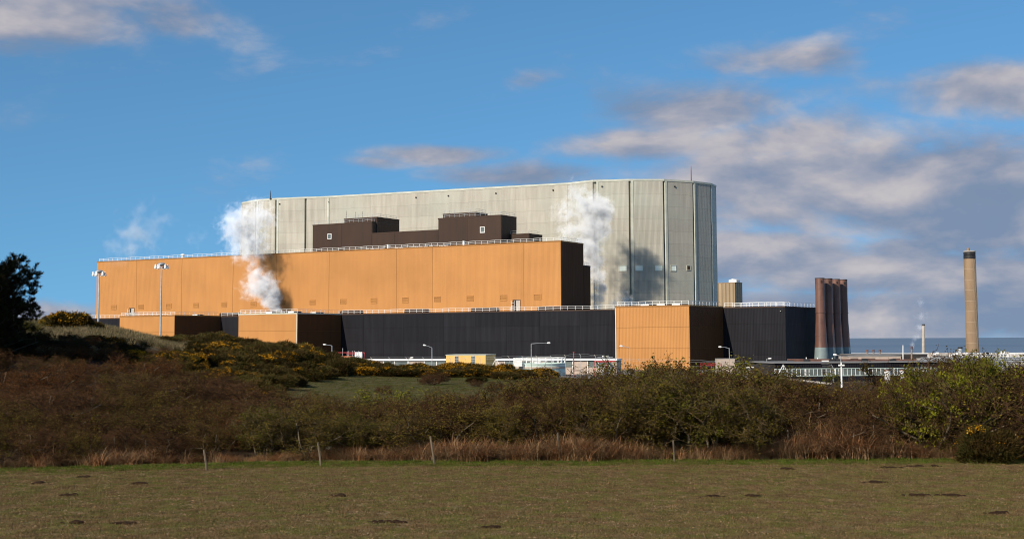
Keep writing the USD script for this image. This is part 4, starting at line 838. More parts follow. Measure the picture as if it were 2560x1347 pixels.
# camera pole
t = P(2103, 905, 168); g = gz(t[0], 168.0)
o = thing('camera_pole', 'white pole with a pair of camera housings before the glazed building', 'camera pole', (t[0], 168, g)); MB().tube([[t[0], 168, g - .2], t], [.13, .08], 8).build('pole', M['white'], o)
for dx in (-.2, .2): MB().box([t[0] + dx, 168, P(2103, 912.5, 168)[2]], [.3, .4, .17]).build('camera', M['white'], o)
MB().box([t[0], 168, P(2103, 915, 168)[2]], [.16, .16, .12]).build('bracket', M['galv'], o)
t = P(1903, 909, 230); o = thing('flood_light', 'white flood light on a pole before the black end wall', 'flood light', (t[0], 230, gz(t[0], 230.))); bar([t[0], 230, gz(t[0], 230.)], t, .06).build('pole', M['soot'], o); MB().box(t + [-.1, 0, 0], [.42, .3, .17]).build('lamp_head', M['white'], o)

# perimeter fence: posts with cranked tops, strands, stays
def fence(name, label, pts, D0, D1, hgt=2.3):
    o = None; mbw = [MB() for _ in range(4)]; prev = None
    for k, (px, py) in enumerate(pts):
        D = D0 + (D1 - D0) * k / max(1, len(pts) - 1); t = P(px, py, D); g = min(gz(t[0], t[1]), t[2] - 1.4) - .2
        if o is None: o = thing(name, label, 'fence', (t[0], t[1], g))
        c = t + np.array([-.28, .0, .34])
        p = MB().tube([[t[0], t[1], g], t, c], .05, 4).build('fence_post', M['galv'] if k % 2 else M['conc_grey'], o)
        if prev is not None:
            for q, zz in enumerate((0.0, -.7, -1.4)): mbw[q].tube([prev + [0, 0, zz], t + [0, 0, zz]], .012, 3, False)
            mbw[3].tube([prev + [-.25, 0, .3], t + [-.25, 0, .3]], .012, 3, False)
        prev = t
    for m_ in mbw: m_.build('wire', M['galv'], o)
    return o
fence('perimeter_fence', 'wire fence with cranked posts before the yellow hut and the black wall', [(930, 897), (975, 897), (1018, 897), (1060, 897), (1127, 898), (1164, 898), (1201, 898), (1239, 897), (1273, 894), (1308, 894), (1343, 893), (1379, 893), (1414, 891), (1452, 889), (1489, 891), (1524, 893)], 238, 236)
fence('perimeter_fence', 'wire fence with cranked posts before the nearest orange block and the end wall', [(1562, 900), (1599, 902), (1791, 906), (1834, 908), (1872, 907), (1913, 908), (1958, 910), (1997, 912), (2038, 914), (2082, 916)], 236, 214)
for px, py, D, lab in ((1240, 896, 232, 'pale A shaped fence stay right of the yellow hut'), (1958, 911, 205, 'pale A shaped fence stay before the glazed building')):
    t = P(px, py, D); o = thing('fence_stay', lab, 'fence stay', (t[0], t[1], gz(t[0], t[1]))); h = 1.95
    for dx in (-1.05, 0, 1.05): bar(t + [dx, 0, -h], t, .06).build('leg', M['white'], o)
    bar(t + [-.95, 0, -h + .25], t + [.95, 0, -h + .25], .05).build('brace', M['white'], o)

# ------------------------------------------------------------------ plants
def unit(v): return v / (np.linalg.norm(v, axis=-1, keepdims=True) + 1e-12)
def tubes(pts, rad, sides=3):
    """pts (N, K, 3), rad (N, K): all as one mesh."""
    N, K, _ = pts.shape
    t = unit(np.gradient(pts, axis=1)); ref = np.where(np.abs(t[..., 2:]) < .9, [0, 0, 1.0], [1.0, 0, 0])
    a = unit(np.cross(t, ref)); b = np.cross(t, a); ang = np.arange(sides) * 2 * PI / sides
    v = pts[:, :, None] + rad[:, :, None, None] * (np.cos(ang)[:, None] * a[:, :, None] + np.sin(ang)[:, None] * b[:, :, None])
    n, i, j = np.meshgrid(np.arange(N), np.arange(K - 1), np.arange(sides), indexing='ij')
    def ix(i, j): return n * K * sides + i * sides + j % sides
    q = np.stack([ix(i, j), ix(i, j + 1), ix(i + 1, j + 1), ix(i + 1, j)], -1).reshape(-1, 4)
    return v.reshape(-1, 3), np.vstack([q[:, [0, 1, 2]], q[:, [0, 2, 3]]])
def branch(rng, parents, n, t0, t1, length, K, spread, upw, wig):
    """n children on each parent polyline (N, K, 3)."""
    N, Kp, _ = parents.shape
    t = rng.uniform(t0, t1, (N, n)); x = t * (Kp - 1); i = np.minimum(x.astype(int), Kp - 2); f = (x - i)[..., None]
    r = np.arange(N)[:, None]; p = parents[r, i] * (1 - f) + parents[r, i + 1] * f; d = unit(parents[r, i + 1] - parents[r, i])
    dirs = unit(d * (1 - spread) + unit(rng.normal(size=(N, n, 3))) * spread + [0, 0, upw]).reshape(-1, 3)
    L = (length * rng.uniform(.6, 1.25, N * n))[:, None]; q = [p.reshape(-1, 3)]
    for k in range(K - 1):
        q.append(q[-1] + dirs * L / (K - 1)); dirs = unit(dirs + rng.normal(size=dirs.shape) * wig)
    return np.stack(q, 1)
def leaves(rng, pts, size, flat=.35, asp=.55):
    """One rhombic leaf at each point."""
    n = len(pts); nrm = unit(rng.normal(size=(n, 3)) + [0, 0, flat]); a = unit(np.cross(nrm, rng.normal(size=(n, 3)))); b = np.cross(nrm, a)
    s = (size * rng.uniform(.6, 1.3, n))[:, None]
    v = np.stack([pts - a * s * .5, pts + b * s * .5 * asp, pts + a * s * .5, pts - b * s * .5 * asp], 1).reshape(-1, 3)
    q = np.arange(n)[:, None] * 4 + np.arange(4); return v, np.vstack([q[:, [0, 1, 2]], q[:, [0, 2, 3]]])

LEAF = {
    'olive': leafmat('olive_leaves', (0.135, 0.105, 0.016), (0.085, 0.082, 0.011), (0.095, 0.062, 0.015)),
    'green': leafmat('green_leaves', (0.130, 0.128, 0.014), (0.082, 0.100, 0.010), (0.096, 0.076, 0.013)),
    'bright': leafmat('bright_green_leaves', (0.180, 0.180, 0.012), (0.112, 0.138, 0.009), (0.100, 0.084, 0.011)),
    'russet': leafmat('russet_fronds', (0.150, 0.062, 0.018), (0.095, 0.042, 0.014), (0.115, 0.040, 0.012)),
    'brown': leafmat('brown_buds', (0.105, 0.056, 0.020), (0.070, 0.043, 0.016), (0.090, 0.036, 0.013)),
    'gorse': leafmat('gorse_spines', (0.046, 0.040, 0.010), (0.034, 0.035, 0.009), (0.060, 0.038, 0.012), trans=.1),
    'flower': leafmat('gorse_flowers', (0.52, 0.25, 0.009), (0.40, 0.185, 0.007), (0.44, 0.21, 0.009), trans=.25),
    'pine': leafmat('pine_needles', (0.026, 0.025, 0.008), (0.016, 0.018, 0.007), (0.030, 0.020, 0.008), trans=.08),
    'bracken': leafmat('dead_bracken', (0.245, 0.118, 0.052), (0.115, 0.056, 0.026), (0.28, 0.175, 0.092), trans=.2),
    'dune': leafmat('dune_grass', (0.26, 0.20, 0.11), (0.16, 0.125, 0.065), (0.105, 0.088, 0.038), trans=.3),
    'turf': leafmat('turf_blades', (0.142, 0.130, 0.038), (0.080, 0.116, 0.016), (0.165, 0.110, 0.052), trans=.3, scale=.9),
    'fresh': leafmat('fresh_grass', (0.078, 0.112, 0.013), (0.054, 0.084, 0.010), (0.112, 0.104, 0.026), trans=.3, scale=2.0),
    'meadow': leafmat('meadow_blades', (0.062, 0.072, 0.016), (0.044, 0.060, 0.012), (0.090, 0.078, 0.026), trans=.3, scale=.5),
    'litter': leafmat('dead_leaves', (0.195, 0.110, 0.056), (0.055, 0.030, 0.016), (0.245, 0.165, 0.095), trans=.05),
}
TWIG = {'red': surf('red_brown_twigs', (0.062, 0.034, 0.018), (0.038, 0.022, 0.012), 2.0, rough=1.0, spec=.0, rand=.2, coord='position'),
        'grey': surf('grey_brown_twigs', (0.088, 0.062, 0.032), (0.050, 0.035, 0.019), 2.0, rough=1.0, spec=.0, rand=.2)}

def shrub_kind(name, seed, w, leaf, twig, nleaf, lsize, stems=5, lean=.5, pale=False, trunk=.0, twigs=6, dense=1.0):
    """About 1 m tall in these units (scaled when placed) : stems with limbs, twigs and leaves."""
    rng = np.random.default_rng(seed); cls = kind_class(name)
    base = np.zeros((1, 2, 3)); base[0, 1, 2] = .05
    n0 = stems; ang = np.arange(n0) * 2 * PI / n0 + rng.uniform(0, 1, n0); d = np.stack([np.cos(ang) * lean * rng.uniform(.3, 1.2, n0), np.sin(ang) * lean * rng.uniform(.3, 1.2, n0), np.ones(n0)], -1)
    pts = [np.stack([np.cos(ang) * .06 * w, np.sin(ang) * .06 * w, np.full(n0, -.05)], -1)]; dd = unit(d)
    for k in range(5): pts.append(pts[-1] + dd * (.72 / 5) * rng.uniform(.8, 1.15, (n0, 1))); dd = unit(dd + rng.normal(size=dd.shape) * .28 + [0, 0, .06])
    L0 = np.stack(pts, 1)
    L1 = branch(rng, L0, int(7 * dense), max(.18, trunk), .98, .34, 4, .62, .12, .28)
    L2 = branch(rng, L1, 6, .2, 1.0, .19, 3, .6, .12, .3)
    L3 = branch(rng, L2, twigs, .15, 1.0, .105, 3, .65, .15, .3)
    for A in (L1, L2, L3):                                          # wind-clipped round crown with uneven lobes
        q = (A - [0, 0, .50]) / [.50, .50, .50]; r = np.linalg.norm(q, axis=-1, keepdims=True); lim = (.96 + .45 * meshkit.fbm((unit(q) * 1.9 + seed).reshape(-1, 3), 3, seed).reshape(r.shape))
        A[:] = np.where(r > lim, (q / np.maximum(r, 1e-6) * (lim + .16 * np.tanh(r - lim))) * [.50, .50, .50] + [0, 0, .50], A)
    for A in (L0, L1, L2, L3): A[..., :2] *= w
    r0 = np.linspace(.014, .006, 6) * np.ones((n0, 1))
    put('trunk', *tubes(L0, r0, 5), M['barkpale'] if pale else M['bark'], cls, True, None, True)
    v1, f1 = tubes(L1, np.linspace(.0075, .0030, 4) * np.ones((len(L1), 1)), 3); v2, f2 = tubes(L2, np.linspace(.0034, .0018, 3) * np.ones((len(L2), 1)), 3); v3, f3 = tubes(L3, np.linspace(.0022, .0012, 3) * np.ones((len(L3), 1)), 3)
    put('twigs', np.vstack([v1, v2, v3]), np.vstack([f1, f2 + len(v1), f3 + len(v1) + len(v2)]), TWIG[twig], cls, False, None, True)
    ends = L3.reshape(-1, 3); up = ends[:, 2]
    pk = rng.choice(len(ends), min(nleaf, 4 * len(ends)), replace=True); pp = ends[pk] + rng.normal(size=(len(pk), 3)) * .018
    clump = meshkit.fbm(pp * 5.0 + seed, 3, seed); pp = pp[clump > np.quantile(clump, .18)]
    put('leaves', *leaves(rng, pp, lsize), LEAF[leaf], cls, False, None, True)
    top = np.quantile(pp[:, 2], .985) if len(pp) else 1.0
    return cls, top
K_ = {}
for nm, args in {
    'olive_a': dict(seed=1, w=1.0, leaf='olive', twig='grey', nleaf=17000, lsize=.019, stems=6), 'olive_b': dict(seed=2, w=1.1, leaf='olive', twig='grey', nleaf=16000, lsize=.019, stems=7, trunk=.3, pale=True),
    'olive_c': dict(seed=3, w=.95, leaf='green', twig='grey', nleaf=17000, lsize=.019, stems=6, trunk=.3, pale=True), 'olive_d': dict(seed=4, w=1.2, leaf='olive', twig='red', nleaf=9500, lsize=.021, stems=7),
    'green_a': dict(seed=5, w=1.1, leaf='green', twig='grey', nleaf=11000, lsize=.026, stems=6), 'bright_a': dict(seed=6, w=1.15, leaf='bright', twig='grey', nleaf=12500, lsize=.030, stems=7),
    'brown_a': dict(seed=7, w=1.2, leaf='brown', twig='red', nleaf=4200, lsize=.018, stems=7, twigs=8), 'brown_b': dict(seed=8, w=1.3, leaf='brown', twig='red', nleaf=3600, lsize=.018, stems=8, twigs=8, lean=.75),
    'russet_a': dict(seed=10, w=1.25, leaf='russet', twig='red', nleaf=7000, lsize=.022, stems=7, twigs=7, lean=.65), 'dark_a': dict(seed=11, w=1.1, leaf='pine', twig='red', nleaf=17000, lsize=.034, stems=7),  # last kind: near-black leaves put in for the pine shade
    'brown_c': dict(seed=9, w=1.25, leaf='olive', twig='red', nleaf=6000, lsize=.019, stems=7, twigs=8, lean=.65)}.items():
    K_[nm] = shrub_kind({'o': 'olive_hawthorn', 'g': 'green_hawthorn', 'b': 'brown_scrub', 'r': 'russet_scrub', 'd': 'dark_evergreen'}[nm[0]] if nm != 'bright_a' else 'bright_shrub', **args)

def gorse_kind(seed, bloom, n=2600):
    """A dense spiny mound, about 1 m across and .8 m high, with flowers on its sunny upper sprays."""
    rng = np.random.default_rng(seed); cls = kind_class('gorse_bush')
    nl = 9; cen = np.stack([rng.uniform(-.32, .32, nl), rng.uniform(-.32, .32, nl), rng.uniform(.12, .48, nl)], -1); rad = rng.uniform(.2, .34, nl)
    k = rng.integers(0, nl, n); d = unit(rng.normal(size=(n, 3)) + [0, 0, .35]); p = cen[k] + d * rad[k][:, None] * rng.uniform(.72, 1.05, (n, 1))
    p = p[p[:, 2] > .0]; d = d[:len(p)] * 0 + unit(p - [0, 0, .1])
    put('stems', *tubes(np.stack([np.zeros((nl, 3)) + [0, 0, -.1], cen * .6, cen], 1), np.array([.03, .02, .008]) * np.ones((nl, 1)), 4), M['bark'], cls, False, None, True)
    V, Fc, nn = [], [], 0
    for q in range(6):
        ax = unit(d + rng.normal(size=d.shape) * .55 + [0, 0, .25]); sd = unit(np.cross(ax, rng.normal(size=d.shape))) * .011
        o = p + rng.normal(size=p.shape) * .03; L = rng.uniform(.05, .12, (len(p), 1))
        V.append(np.stack([o - sd, o + sd, o + ax * L], 1).reshape(-1, 3)); Fc.append(np.arange(len(p) * 3).reshape(-1, 3) + nn); nn += 3 * len(p)
    put('spines', np.vstack(V), np.vstack(Fc), LEAF['gorse'], cls, False, None, True)
    if bloom:
        m_ = meshkit.fbm(p * 4.5 + seed * 3.1, 2, seed) + .35 * (p[:, 2] - .35) - .10 * p[:, 1]; sel = p[m_ > np.quantile(m_, 1 - bloom)]
        fp = np.repeat(sel, 5, 0); fp = fp + rng.normal(size=fp.shape) * .025 + unit(fp - [0, 0, .1]) * .05
        put('flowers', *leaves(rng, fp, .038, asp=.8), LEAF['flower'], cls, False, None, True)
    return cls, .8
for i, b in enumerate((0, .10, .26, .45)): K_[f'gorse_{i}'] = gorse_kind(20 + i, b)

def lerp_list(lst, x): return float(np.interp(x, [a for a, _ in lst], [b for _, b in lst]))
ORD = ['first', 'second', 'third', 'fourth', 'fifth', 'sixth', 'seventh', 'eighth', 'ninth', 'tenth', 'eleventh', 'twelfth', 'thirteenth', 'fourteenth', 'fifteenth', 'sixteenth', 'seventeenth', 'eighteenth', 'nineteenth', 'twentieth']
def nth(k): return ORD[k] if k < 20 else ('twenty ' if k < 29 else 'thirty ' if k < 39 else 'forty ') + ORD[(k - 20) % 10] if k not in (29, 39) else ('thirtieth' if k == 29 else 'fortieth')
PLANTS = []                                                         # (px, region, row, what, function that makes it with a label)
def plant(kind, name, px, D, top_py, width, region, what, cat, group, rng, sink=.03):
    u = ray(px, 900.0); x = u[0] / u[1] * D; g = gz(x, D); h = max(.4, P(px, top_py, D)[2] - g)
    cls, hk = K_[kind]; sz = h / hk
    PLANTS.append((region, what, px, D, lambda lab: dup(cls, name, (x, D, g - sink * h), rng.uniform(0, 2 * PI), (width * sz if width else sz,) * 2 + (sz,), lab, cat, group)))
rng = np.random.default_rng(77)
TOP = [(-200, 1035), (0, 1030), (300, 1025), (500, 1012), (650, 995), (720, 978), (800, 985), (900, 988), (1000, 968), (1060, 962), (1150, 968), (1250, 974), (1330, 952), (1400, 936), (1480, 926), (1560, 932), (1620, 908), (1700, 904), (1760, 912), (1850, 920), (1930, 926), (1970, 956), (2050, 976), (2100, 976), (2160, 970), (2240, 968), (2290, 938), (2380, 900), (2450, 898), (2490, 915), (2560, 905), (2700, 900)]
# the hedge: a front row and a row behind it
def hedge_kind(px):
    if px < 640: return rng.choice(['brown_a', 'brown_b', 'brown_c', 'brown_c', 'olive_d', 'russet_a'], p=[.26, .22, .2, .1, .12, .10]), 'brown'
    if px < 760: return rng.choice(['olive_c', 'brown_c', 'olive_a']), 'olive'
    if px < 1000: return rng.choice(['olive_b', 'olive_c']), 'olive'
    if px < 1340: return rng.choice(['olive_a', 'green_a', 'olive_d', 'olive_b']), 'olive'
    if px < 1600: return rng.choice(['olive_d', 'brown_c', 'olive_a']), 'olive'
    if px < 1950: return rng.choice(['olive_a', 'olive_b', 'olive_c', 'green_a']), 'olive'
    if px < 2150: return rng.choice(['brown_a', 'brown_c', 'olive_d']), 'brown'
    if px < 2325: return rng.choice(['olive_a', 'olive_d']), 'olive'
    if px < 2440: return rng.choice(['olive_d', 'brown_c']), 'brown'
    return rng.choice(['brown_a', 'brown_c']), 'brown'
WHAT = {'brown': ('brown_scrub_bush', 'bare red brown scrub bush', 'bush'), 'green': ('green_hawthorn', 'green leafed hawthorn', 'shrub'), 'olive': ('olive_hawthorn', 'olive green hawthorn', 'shrub'), 'bright': ('bright_green_shrub', 'bright yellow green shrub', 'shrub')}
def region_hedge(px):
    for lim, t in ((320, 'at the far left'), (640, 'left of the second post'), (1000, 'below the middle orange block'), (1340, 'below the yellow hut'), (1620, 'left of the nearest block'), (1950, 'below the nearest orange block'), (2150, 'below the four stacks'), (2300, 'left of the bright shrubs'), (2480, 'below the big chimney'), (9999, 'at the right edge')):
        if px < lim: return t
for row, (D0, dpx, dy) in enumerate(((63.3, 122, 14), (67.5, 80, 10), (71.5, 84, -2))):
    px = -140.0 + 23 * row
    while px < 2720:
        k, w = hedge_kind(px)
        if row == 1 and 700 < px < 2320 and w == 'olive': k, w = rng.choice(['brown_c', 'olive_d', 'brown_a']), 'brown'
        D = D0 - (3.5 * np.clip((700 - px) / 700, 0, 1)) + rng.uniform(-.9, .9)
        ty = lerp_list(TOP, px) + (6 if px < 1340 else -5) + dy + rng.uniform(-6, 22) + (26 if row == 0 and rng.random() < .4 else 0)
        nm, ds, cat = WHAT[w]
        plant(k, nm, px, D, ty, rng.uniform(1.1, 1.5), ('front hedge row ', 'middle hedge row ', 'back hedge row ')[row] + region_hedge(px), ds, cat, 'shrubs of the hedge', rng)
        px += dpx * rng.uniform(.75, 1.25)
for px, D, ty, w, lab in ((2392, 63.6, 903, .80, 'largest'), (2335, 62.8, 940, .80, 'left'), (2455, 66.0, 900, .85, 'right')):
    plant('bright_a', 'bright_green_shrub', px, D, ty, w, 'below the big chimney', f'{lab} bright yellow green shrub', 'shrub', 'shrubs of the hedge', rng)
# brown scrub climbing the left hillside
SL_TOP = [(-300, 0), (700, 0)]
for D, x1, ht in ((68, 690, 2.6), (75, 700, 2.5), (83, 690, 2.2), (92, 640, 1.9), (102, 560, 1.7), (113, 480, 1.4), (124, 400, 1.1)):
    px = (120 if D > 105 else -160) + rng.uniform(0, 40)
    while px < x1:
        u = ray(px, 900.0); x = u[0] / u[1] * D; h = ht * rng.uniform(.65, 1.25); ty = proj([x, D, gz(x, D) + h])[1]
        plant(rng.choice(['brown_a', 'brown_b', 'brown_c', 'russet_a', 'olive_d'], p=[.26, .22, .2, .12, .2] if px > 250 or D < 80 else [.15, .15, .1, .6, 0]), 'brown_scrub_bush', px, D + rng.uniform(-2, 2), ty, rng.uniform(1.2, 1.7), ('low slope' if D < 80 else 'middle slope' if D < 100 else 'upper slope') + (' near the pine' if px < 150 else ' below the pale grass' if px < 430 else ' near the meadow'), 'low brown scrub bush', 'bush', 'brown scrub on the hill', rng)
        px += 3400 / D * h * rng.uniform(1.0, 1.7)
# gorse
def gorse(px, D, wpx, hpx, bloom, region, what=None):
    u = ray(px, 900.0); x = u[0] / u[1] * D; g = gz(x, D); w, h = wpx / F * D, hpx / F * D
    cls, hk = K_[f'gorse_{bloom}']; what = what or ('dark flowerless gorse bush', 'sparsely flowering gorse bush', 'half yellow gorse bush', 'very yellow gorse bush')[bloom]
    rz = rng.uniform(0, 2 * PI)
    PLANTS.append((region, what, px, D, lambda lab: dup(cls, 'gorse_bush', (x, D, g - .06 * h), rz, (w, w, h / .97), lab, 'gorse', 'gorse bushes')))
for x in np.arange(850, 1350, 30):                                   # the row along the far edge of the meadow
    for D, o in ((152, 0), (158, 14), (164, 7)):
        gorse(x + o + rng.uniform(-6, 6), D, rng.uniform(50, 85), (36, 36, 34)[D // 6 % 3] * rng.uniform(.7, 1.1) * (1.0 if x < 1250 else .75), int(rng.choice([0, 1, 2, 3], p=[.3, .35, .27, .08])), 'beyond the meadow, %s' % ('left of the hut' if x < 1115 else 'right of the hut'))
for D, n, lo, hi in ((170, 13, 470, 880), (161, 12, 480, 880), (149, 11, 500, 850), (137, 10, 500, 800), (125, 9, 420, 720), (115, 8, 400, 690), (106, 7, 420, 680)):     # the dark slope left of the meadow
    for x in np.linspace(lo, hi, n):
        gorse(x + rng.uniform(-12, 12), D + rng.uniform(-3, 3), rng.uniform(55, 95), rng.uniform(34, 64), int(rng.choice([0, 1, 2, 3], p=[.58, .26, .13, .03])), ('slope crest' if D > 158 else 'middle slope' if D > 130 else 'foot of slope') + ' left of the meadow')
for x, D, w, h, b in ((160, 150, 110, 62, 2), (215, 152, 70, 40, 1), (260, 128, 90, 40, 2), (300, 122, 80, 40, 2), (330, 118, 100, 45, 3), (365, 116, 70, 40, 2), (420, 158, 80, 34, 0), (540, 112, 70, 34, 3), (535, 132, 80, 44, 2), (610, 101, 60, 30, 3), (650, 100, 55, 26, 3), (575, 104, 50, 26, 2), (620, 118, 75, 40, 2), (735, 146, 70, 34, 2)):
    gorse(x, D, w, h, b, 'on the hill %s' % ('under the pine tree' if x < 240 else 'below the lighting masts' if x < 440 else 'beside the meadow'))
gorse(752, 127, 24, 24, 3, 'alone on the meadow', 'single small gorse bush with yellow flowers')
gorse(2464, 59.2, 125, 122, 1, 'before the right end of the hedge', 'dark round gorse bush with some yellow flowers')
for x, D, w, h, b in ((2045, 130, 40, 22, 3), (2010, 128, 30, 18, 2), (2075, 78, 60, 40, 1), (2110, 80, 70, 40, 2), (2030, 82, 70, 40, 2), (2170, 84, 60, 44, 2), (1085, 140, 50, 26, 0), (1260, 148, 60, 30, 0), (1190, 138, 44, 22, 0)):
    gorse(x, D, w, h, b, 'behind the hedge below the stacks' if x > 1500 else 'before the meadow row')
# dark bushes under the pine; the blackest are added in place of its shade
for px, ty, D, k, w in ((130, 784, 152, 'green_a', 1.3), (182, 786, 155, 'olive_a', 1.3), (60, 800, 140, 'green_a', 1.5), (10, 820, 135, 'olive_a', 1.6), *[(px, 818 + px * .10 + (k % 3) * 8, 116 + (k * 7) % 17, 'dark_a', 1.5) for k, px in enumerate(range(-80, 330, 27))], (100, 820, 142, 'dark_a', 1.5), (-70, 800, 126, 'dark_a', 1.5), (-10, 815, 124, 'dark_a', 1.5), (45, 835, 122, 'dark_a', 1.6), (95, 850, 124, 'dark_a', 1.6), (150, 852, 128, 'dark_a', 1.5), (15, 860, 116, 'dark_a', 1.7), (75, 875, 116, 'dark_a', 1.7), (-50, 850, 116, 'dark_a', 1.6), (205, 860, 128, 'dark_a', 1.5), (135, 880, 118, 'dark_a', 1.6), (238, 812, 172, 'olive_d', 1.3)):
    plant(k, 'dark_bush', px, D, ty, w, 'beside the pine tree on the hill', 'dark round bush', 'bush', 'bushes by the pine', rng)
# the meadow's bare little shrubs
for px, D, hh in ((1085, 133, 1.3), (1075, 131, 1.0), (1320, 120, .9), (1240, 118, .8), (1190, 126, .7), (960, 112, .8)):
    u = ray(px, 900.0); x = u[0] / u[1] * D; plant('brown_b', 'brown_scrub_bush', px, D, proj([x, D, gz(x, D) + hh])[1], 1.3, 'on the green meadow', 'small bare brown shrub', 'shrub', 'shrubs on the meadow', rng)
by = {}
for it in PLANTS: by.setdefault((it[0], it[1]), []).append(it)
for (region, what), its in by.items():
    its.sort(key=lambda t: t[2])
    for k, it in enumerate(its):
        lab = f'{what}, {region}' if len(its) == 1 else f'{nth(k)} {what} from left, {region}'
        assert 4 <= len(lab.split()) <= 16, lab
        it[4](lab)

# pine on the left edge
def pine(px, D, ptop, seed, lab):
    rng = np.random.default_rng(seed)
    c = P(px, 900, D); g = gz(c[0], D); top = P(px, ptop, D)[2]; H = top - g
    o = thing('pine_tree', lab, 'tree', (c[0], D, g))
    b = np.array([c[0], D, g]); tp = np.array([[0, 0, -.2], [.1, .1, H * .35], [-.1, .1, H * .7], [.1, 0, H]]); MB().tube(b + tp, [.26, .2, .12, .03], 8).build('trunk', M['bark'], o)
    n = 84; z = np.linspace(.03, .98, n) * H; ang = np.arange(n) * 2.4; L = 6.0 * np.sqrt(np.clip(1 - ((z / H - .38) / .66) ** 2, .01, 1)) * rng.uniform(.65, 1.1, n) + .4
    d = np.stack([np.cos(ang), np.sin(ang), .18 + .4 * z / H], -1); p = [b + np.stack([0 * z, 0 * z, z], -1)]; d = unit(d)
    for k in range(4): p.append(p[-1] + d * (L / 4)[:, None]); d = unit(d + [0, 0, .12] + rng.normal(size=d.shape) * .08)
    L0 = np.stack(p, 1); L1 = branch(rng, L0, 12, .2, 1.0, .95, 3, .55, .2, .2); L2 = branch(rng, L1, 5, .3, 1.0, .45, 3, .5, .25, .2)
    v0, f0 = tubes(L0, np.linspace(.07, .02, 5) * np.ones((n, 1)), 4); v1, f1 = tubes(L1, np.linspace(.02, .01, 3) * np.ones((len(L1), 1)), 3)
    put('branches', np.vstack([v0, v1]), np.vstack([f0, f1 + len(v0)]), M['bark'], o)
    P0 = np.concatenate([L2[:, 1], L2[:, 2], L1[:, 2]]); AX = np.concatenate([unit(L2[:, 2] - L2[:, 1])] * 2 + [unit(L1[:, 2] - L1[:, 1])])
    V, Fc, nn = [], [], 0
    for q in range(20):
        ax = unit(AX + rng.normal(size=AX.shape) * .55 + [0, 0, .15]); sd = unit(np.cross(ax, rng.normal(size=AX.shape))) * .022; s = P0 + rng.normal(size=AX.shape) * .05; Ln = rng.uniform(.16, .34, (len(AX), 1))
        V.append(np.stack([s - sd, s + sd, s + ax * Ln], 1).reshape(-1, 3)); Fc.append(np.arange(len(AX) * 3).reshape(-1, 3) + nn); nn += 3 * len(AX)
    put('crown', np.vstack(V), np.vstack(Fc), LEAF['pine'], o)
pine(-70, 112.0, 722, 5, 'dark pine tree cut off by the left edge, on the hill')
pine(-190, 104.0, 520, 6, 'pine tree just outside the left edge, its shade falling on the hill')
pine(-330, 112.0, 500, 7, 'farther pine tree outside the left edge, shading the hill')

# ------------------------------------------------------------------ ground cover that nobody could count
def blades(rng, n, h, w, spread, droop, K=3):
    a = rng.uniform(0, 2 * PI, n); r = spread * np.sqrt(rng.uniform(0, 1, n)); p = np.stack([r * np.cos(a), r * np.sin(a), 0 * a], -1)
    b = rng.uniform(0, 2 * PI, n); out = np.stack([np.cos(b), np.sin(b), 0 * b], -1); H = h * rng.uniform(.5, 1.2, n); sd = np.stack([-np.sin(b), np.cos(b), 0 * b], -1); dr = droop * rng.uniform(.3, 1.3, n)
    V = []
    for k in range(K + 1):
        t = k / K; c = p + out * (H * dr * t ** 1.7)[:, None] + np.array([0, 0, 1.0]) * (H * (t - .45 * dr * t * t).clip(-1, 2))[:, None]; ww = w * (1 - t) ** .7 + .0005
        V += [c - sd * ww, c + sd * ww]
    v = np.stack(V, 1).reshape(-1, 3); m_ = 2 * (K + 1); f = []
    for k in range(K): f += [[2 * k, 2 * k + 1, 2 * k + 3], [2 * k, 2 * k + 3, 2 * k + 2]]
    return v, (np.arange(n)[:, None, None] * m_ + np.array(f)[None]).reshape(-1, 3)
def cover(name, label, cat, protos, pts, scales, seed, zscale=None):
    """protos: (vertices, faces, material) ; one PointInstancer."""
    rng = np.random.default_rng(seed); pi = UsdGeom.PointInstancer.Define(stage, path_for(name, None)); tg = []
    for i, (v, f, m) in enumerate(protos):
        pth = f'{pi.GetPath()}/tuft_{i:03d}' if i else f'{pi.GetPath()}/tuft'
        usdkit.mesh(stage, pth, (v, f), m); tg.append(Sdf.Path(pth))
    pi.CreatePrototypesRel().SetTargets(tg); n = len(pts)
    pi.CreateProtoIndicesAttr(Vt.IntArray.FromNumpy(rng.integers(0, len(protos), n).astype(np.int32)))
    pi.CreatePositionsAttr(Vt.Vec3fArray.FromNumpy(pts.astype(np.float32)))
    a = rng.uniform(0, 2 * PI, n); pi.CreateOrientationsAttr(Vt.QuathArray([Gf.Quath(float(math.cos(q / 2)), 0, 0, float(math.sin(q / 2))) for q in a]))
    sc = np.repeat(scales[:, None], 3, 1); pi.CreateScalesAttr(Vt.Vec3fArray.FromNumpy(sc.astype(np.float32)))
    tag(pi, label, cat, None, 'stuff')
def scatter(rng, n, D0, D1, px0=-120, px1=2680):
    y = np.sqrt(rng.uniform(D0 ** 2, D1 ** 2, n)); u = rng.uniform((px0 - 1280) / F, (px1 - 1280) / F, n); return u * y, y
rg = np.random.default_rng(31)
edge_of = lambda px: 58.8 - 3.2 * np.clip((700 - px) / 900, 0, 1)
x, y = scatter(rg, 42000, 33.5, 60.5); px = 1280 + F * x / y; keep = y < edge_of(px) + 1.0; x, y = x[keep], y[keep]
pt = np.stack([x, y, ground_z(x, y) - .005], -1)
cover('pasture_grass', 'short worn pasture grass, olive and straw coloured, all over the foreground field', 'grass', [(*blades(rg, 46, .06, .0055, .16, .8, 2), LEAF['turf']) for _ in range(4)], pt, rg.uniform(.7, 1.5, len(x)), 1)
